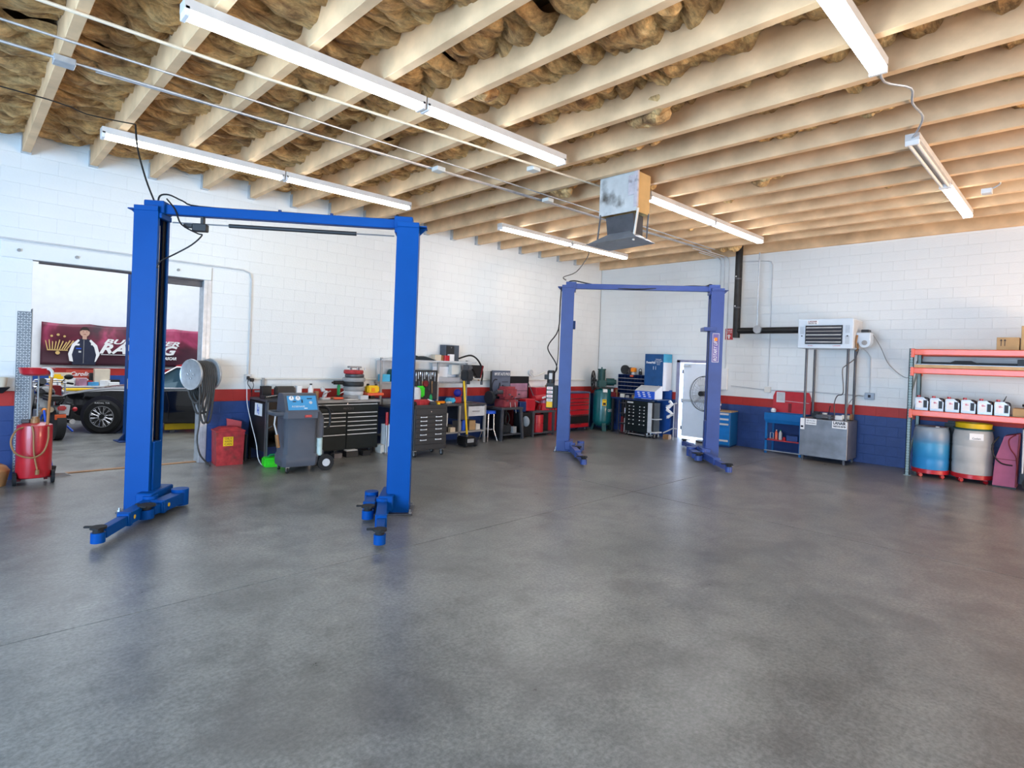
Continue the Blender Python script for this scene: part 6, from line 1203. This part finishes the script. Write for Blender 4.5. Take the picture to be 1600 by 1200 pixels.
for s in (-1, 1):
    G().tube([(-.58, s*.78, .93), (-1.20, s*.615, 1.365), (-2.64, s*.595, 1.365)], .022, 6).out('roof_pillar', M['chrome'], CAR); G().tube([(-2.1, s*.79, .94), (-2.3, s*.60, 1.36)], .05, 6).out('door_pillar', M['gloss_black'], CAR)
    G().tube([(-.6, s*.885, .925), (-2.9, s*.90, .975)], .010, 6).out('belt_trim', M['chrome'], CAR)
    G().tube([(-1.15, s*.918, .26), (-1.18, s*.925, .60), (-1.1, s*.90, .9)], .004, 4).tube([(-2.45, s*.925, .26), (-2.45, s*.93, .9)], .004, 4).out('door_gap', M['ink'], CAR)
    G().b2(-2.3, s*.915-.012, .74, -2.14, s*.915+.012, .765).out('door_handle', M['chrome'], CAR, smooth=False)
    G().b2(.62, s*.85-.012, .50, .74, s*.85+.012, .535).out('side_marker', M['amber'], CAR, smooth=False)
    G().b2(-.75, s*.915-.01, .60, -.55, s*.915+.01, .70).out('fender_vent', M['charcoal'], CAR, smooth=False)
    for x in (0, -2.75):
        G().cyl((x, s*.80, .36), (x, s*.935, .36), .40, n=30).out('wheel_arch', M['ink'], CAR)
        w = G().lathe([(.2, -.13), (.30, -.13), (.335, -.10), (.345, 0), (.335, .10), (.30, .13), (.2, .13)], (x, s*.86, .345), 32, 'y').out('wheel', M['rubber'], CAR)
        G().lathe([(.02, s*.10), (.13, s*.105), (.20, s*.12), (.215, s*.138), (.205, s*.14), (.19, s*.11), (.02, s*.085)][::s], (x, s*.86, .345), 28, 'y').out('rim', M['steel'], w)
        q = G()
        for k in range(12):
            an = k*PI/6; q.tube([(x+.05*math.cos(an), s*.985, .345+.05*math.sin(an)), (x+.195*math.cos(an+.35), s*.99, .345+.195*math.sin(an+.35))], .010, 4); q.tube([(x+.05*math.cos(an), s*.985, .345+.05*math.sin(an)), (x+.195*math.cos(an-.35), s*.99, .345+.195*math.sin(an-.35))], .010, 4)
        q.out('mesh_spokes', M['chrome'], w)
        text('tire_lettering', 'RADIAL T/A', .045, M['label_white'], w, (x, s*.992, .345+.27), (PI/2, 0, 0 if s < 0 else PI), width=.26)
G().tube([(-1.30+.15*.2*math.sin(k*PI/8), .36+.16*math.cos(k*PI/8), .98+.16*math.sin(k*PI/8)) for k in range(16)], .014, 6, closed=True).out('steering_wheel', M['ink'], CAR)
G().box(.96, 0, .40, .10, 1.1, .14, .03).out('bumper', M['gloss_black'], CAR)
# motorcycle seen from behind
t = T('motorcycle', 'dark motorcycle seen from behind with fat rear tyre beyond the doorway', 'motorcycle', (1.50, 14.25, 0), math.radians(98))
def mwheel(x, r, w_):
    o = G().lathe([(r-.14, -w_*.6), (r-.05, -w_), (r-.01, -w_*.6), (r, 0), (r-.01, w_*.6), (r-.05, w_), (r-.14, w_*.6)], (x, 0, r), 30, 'y').out('wheel', M['rubber'], t); G().cyl((x, -w_*.7, r), (x, w_*.7, r), r-.14, n=20).out('rim', M['dark_steel'], o); return o
mwheel(.0, .31, .085); mwheel(1.45, .31, .06)
G().tube([(0, -.12, .31), (.5, -.12, .34), (.5, .12, .34), (0, .12, .31)], .03).tube([(.3, 0, .4), (.4, 0, .72), (1.1, 0, .88)], .035).out('frame', M['dark_steel'], t)
G().box(.66, 0, .42, .42, .36, .34, .05).out('engine', M['steel'], t); G().cyl((.55, 0, .55), (.50, 0, .78), .09, n=14).cyl((.78, 0, .55), (.85, 0, .78), .09, n=14).out('cylinder', M['light_grey'], t)
G().ball((.86, 0, .88), .19, 1.5, .85, .75, 16).out('fuel_tank', M['gloss_black'], t); G().box(.28, 0, .80, .62, .28, .10, .04).out('seat', M['black'], t)
G().lathe([(.30, -.09), (.345, -.07), (.345, .07), (.30, .09)], (0, 0, .33), 26, 'y').out('rear_fender', M['charcoal'], t)
G().cyl((-.28, .17, .62), (.5, .16, .46), .055, n=14).out('exhaust', mat('tan_exhaust', (.38, .31, .22), .4, .4), t); G().cyl((-.2, -.2, .36), (.5, -.18, .34), .05, n=14).out('exhaust', M['chrome'], t)
G().box(-.30, 0, .64, .05, .14, .09, .02).out('tail_light', M['red'], t); G().box(-.31, .02, .47, .02, .18, .10, .006).out('reflector', mat('orange_red', (.75, .12, .03), .4), t)
G().box(-.27, -.05, .60, .02, .16, .20, .004, rx=.1).out('license_plate', M['light_grey'], t)
for s in (-1, 1):
    G().ball((-.18, s*.24, .60), .045, n=10).out('indicator', M['amber'] if s > 0 else M['red'], t); G().cyl((-.2, 0, .6), (-.18, s*.22, .6), .010, n=6).out('indicator_stalk', M['black'], t)
    G().cyl((1.45, s*.09, .31), (1.15, s*.09, .98), .03, n=10).out('fork', M['chrome'], t)
    G().cyl((.95, s*.40, 1.06), (.82, s*.46, 1.05), .022, n=10).out('grip', M['rubber'], t)
    mr = G().tube([(1.0, s*.30, 1.06), (.96, s*.40, 1.2)], .008).out('mirror_stalk', M['black'], t); G().ball((.95, s*.42, 1.19), .07, .4, 1.2, .8, 12).out('mirror', M['black'], mr)
G().tube([(.95, -.42, 1.06), (1.08, -.2, 1.08), (1.14, 0, 1.06), (1.08, .2, 1.08), (.95, .42, 1.06)], .014, 8, sub=3).out('handlebar', M['chrome'], t); G().cyl((1.12, 0, 1.05), (1.02, 0, 1.10), .07, n=16).out('gauge', M['black'], t); G().cyl((1.2, 0, .95), (1.34, 0, .95), .10, n=18).out('headlight', M['chrome'], t)
G().box(.2, -.24, .52, .36, .10, .36, .03).out('saddle_bag', M['black'], t); G().tube([(.1, .2, .5), (.2, .25, .2)], .014).tube([(.5, -.2, .3), (.3, -.35, .1)], .02).out('foot_peg', M['bright_blue'], t)
G().cyl((.5, -.16, .0), (.55, -.14, .3), .014, n=8).out('side_stand', M['steel'], t)
# blue post of the next room's lift, with yellow arm beneath the car
t = T('lift_post', 'thin blue lift post in the next room behind the near lift', 'lift post', (2.56, 13.42, 0), .1)
G().b2(-.09, -.1, .01, .09, .1, 3.7, .006).out('column', M['lift_blue'], t, smooth=False); G().b2(-.22, -.2, 0, .22, .2, .02).out('base_plate', M['dark_blue'], t, smooth=False)
G().prism([(-.2, .02), (-.09, .02), (-.09, .16)], -.02, .02).out('gusset', M['dark_blue'], t, smooth=False)
for z0_, z1_, m_ in ((1.05, 1.25, 'light_grey'), (1.45, 1.62, 'ink'), (1.62, 1.72, 'bronze'), (1.80, 1.92, 'label_white'), (2.0, 2.06, 'grey')): G().b2(-.095, -.105, z0_, .02, -.09, z1_).out('label', M[m_], t, smooth=False)
t = T('runway_beam', 'yellow lift runway beam lying under the black car', 'lift arm', (3.40, 14.42, 0), -.12); G().b2(0, -.07, .06, 1.6, .07, .20, .006).out('beam', M['yellow'], t, smooth=False); G().b2(.1, -.05, 0, .2, .05, .06).out('foot', M['dark_steel'], t, smooth=False); G().b2(1.3, -.05, 0, 1.4, .05, .06).out('foot', M['dark_steel'], t, smooth=False)
# tool bench along the far wall
t = T('far_bench', 'long cluttered bench beneath the racing banner', 'bench', (1.6, 19.25, 0)); G().b2(0, 0, .72, 2.2, .7, .76, .006).out('top', M['light_grey'], t, smooth=False)
for x in (0, 2.14):
    for y in (0, .64): G().b2(x, y, 0, x+.06, y+.06, .72).out('leg', M['grey'], t, smooth=False)
items = [('yellow_cloth', 'bright yellow cloth bundle on the bench under the banner', 'cloth', 'yellow', 2.02, 19.6, .30, .2, .30, .05), ('tan_carton', 'tan board behind the yellow cloth bundle', 'board', 'card_light', 2.18, 19.78, .40, .04, .34, 0), ('covered_machine', 'white sheeted machine on the bench under the red panel', 'machine', 'light_grey', 2.50, 19.6, .44, .24, .20, .03), ('grey_box', 'dark grey box right of the red panel', 'box', 'charcoal', 2.82, 19.72, .12, .16, .34, 0), ('pale_carton', 'pale open cardboard carton standing on the bench under the banner', 'carton', 'card_light', 3.02, 19.55, .36, .22, .46, .01), ('black_box', 'black toolbox at the right end of the far bench', 'box', 'black', 3.30, 19.5, .26, .2, .16, 0), ('white_tub', 'white tub below the black toolbox', 'tub', 'white', 3.28, 19.32, .24, .1, .10, .01), ('red_pot', 'red pot before the grey box on the bench', 'pot', 'red_worn', 2.74, 19.45, .14, .12, .14, .02)]
for n_, lab, cat, m_, x, y, sx, sy, h, bv in items: bx(n_, lab, cat, m_, x, y, .761, sx, sy, h, bev=bv or .004)
t = T('red_wall_sign', 'red panel with white script standing on the bench under the banner', 'sign', (2.26, 19.86, .761)); G().b2(0, 0, 0, .66, .03, .42).out('board', mat('sign_red', (.45, .06, .04), .5), t, smooth=False); text('lettering', 'Carolina', .16, M['label_white'], t, (.33, -.003, .30), shear=.4, width=.5, bold=.003)
rn = random.Random(11)
for k, (lab, m_) in enumerate((('white paper stack at the far bench front, left part', 'white'), ('pale yellow bottle group piece on the far bench front', 'off_white'), ('pinkish box at the middle of the far bench front', 'pink_sheen'), ('light blue box on the far bench front', 'panel_blue'), ('white carton at the right part of the far bench front', 'white'))): bx('bench_clutter', lab, 'clutter', m_, 2.0+k*.27, 19.38, .761, .2, .16, .10+.05*(k % 3), .2*k)
t = T('trolley', 'low folding trolley of blue and red boards before the far bench', 'trolley', (1.95, 17.6, 0)); G().b2(0, 0, .70, 1.5, .55, .74, .004).out('top', M['light_grey'], t, smooth=False)
for z0_, m_, x1_ in ((.60, 'bright_blue', 1.3), (.66, 'pink_sheen', 1.4), (.742, 'yellow', .9)): G().b2(.05, -.01, z0_, x1_, .5, z0_+.035).out('board', M[m_], t, smooth=False)
for x in (.05, 1.40): G().tube([(x, .02, .7), (x-.12, .02, .45), (x, .02, .0)], .02, 6, sub=3).tube([(x, .5, .7), (x, .5, 0)], .02, 6).out('leg', M['chrome'], t)
t = T('tube_frame', 'bent chrome tube frame between motorcycle and car nose', 'frame', (1.45, 16.9, 0), .2)
for y in (0, .45): G().tube([(0, y, 0), (.02, y, .9), (.08, y, 1.02), (.4, y, 1.03), (.48, y, .93), (.5, y, 0)], .018, 8, sub=3).out('loop', M['galv'], t)
G().tube([(.02, 0, .6), (.02, .45, .6)], .014).tube([(.5, 0, .6), (.5, .45, .6)], .014).out('cross_tube', M['galv'], t); G().b2(.06, .04, .3, .44, .4, .9, .02).out('dark_bag', M['dark_red'], t)
t = T('engine_hoist', 'red engine hoist arm standing behind the car roof', 'hoist', (4.75, 17.6, 0), -.3); G().b2(-.06, -.06, .1, .06, .06, 1.45).out('mast', M['red'], t, smooth=False); G().box(-.1, 0, 1.42, .5, .09, .11, ry=-.25).out('boom', M['red'], t, smooth=False); G().b2(-.7, -.4, 0, .3, -.3, .1).b2(-.7, .3, 0, .3, .4, .1).b2(-.06, -.4, 0, .06, .4, .1).out('base', M['red'], t, smooth=False); G().cyl((-.2, 0, .9), (-.12, 0, 1.36), .03, n=10).out('ram', M['black'], t)
t = T('wall_cabinet', 'dark blue wall cabinet with pale top behind the car roof', 'cabinet', (5.3, 19.6, 0)); G().b2(0, 0, 0, 1.6, .5, 1.14, .006).out('body', M['navy'], t, smooth=False); G().b2(-.02, -.02, 1.14, 1.62, .52, 1.19, .006).out('top', M['door_white'], t, smooth=False)
bx('black_tower', 'black upright machine standing behind the hoist', 'machine', 'charcoal', 5.12, 19.4, 0, .26, .4, 1.3, bev=.03)
t = T('wall_box', 'grey wall box left of the racing banner', 'box', (1.38, 20.19, 1.55)); G().b2(-.1, -.08, 0, .1, 0, .45, .006).out('box', M['light_grey'], t, smooth=False); G().b2(-.08, -.09, .02, .08, -.08, .43).out('cover', M['light_grey'], t, smooth=False)
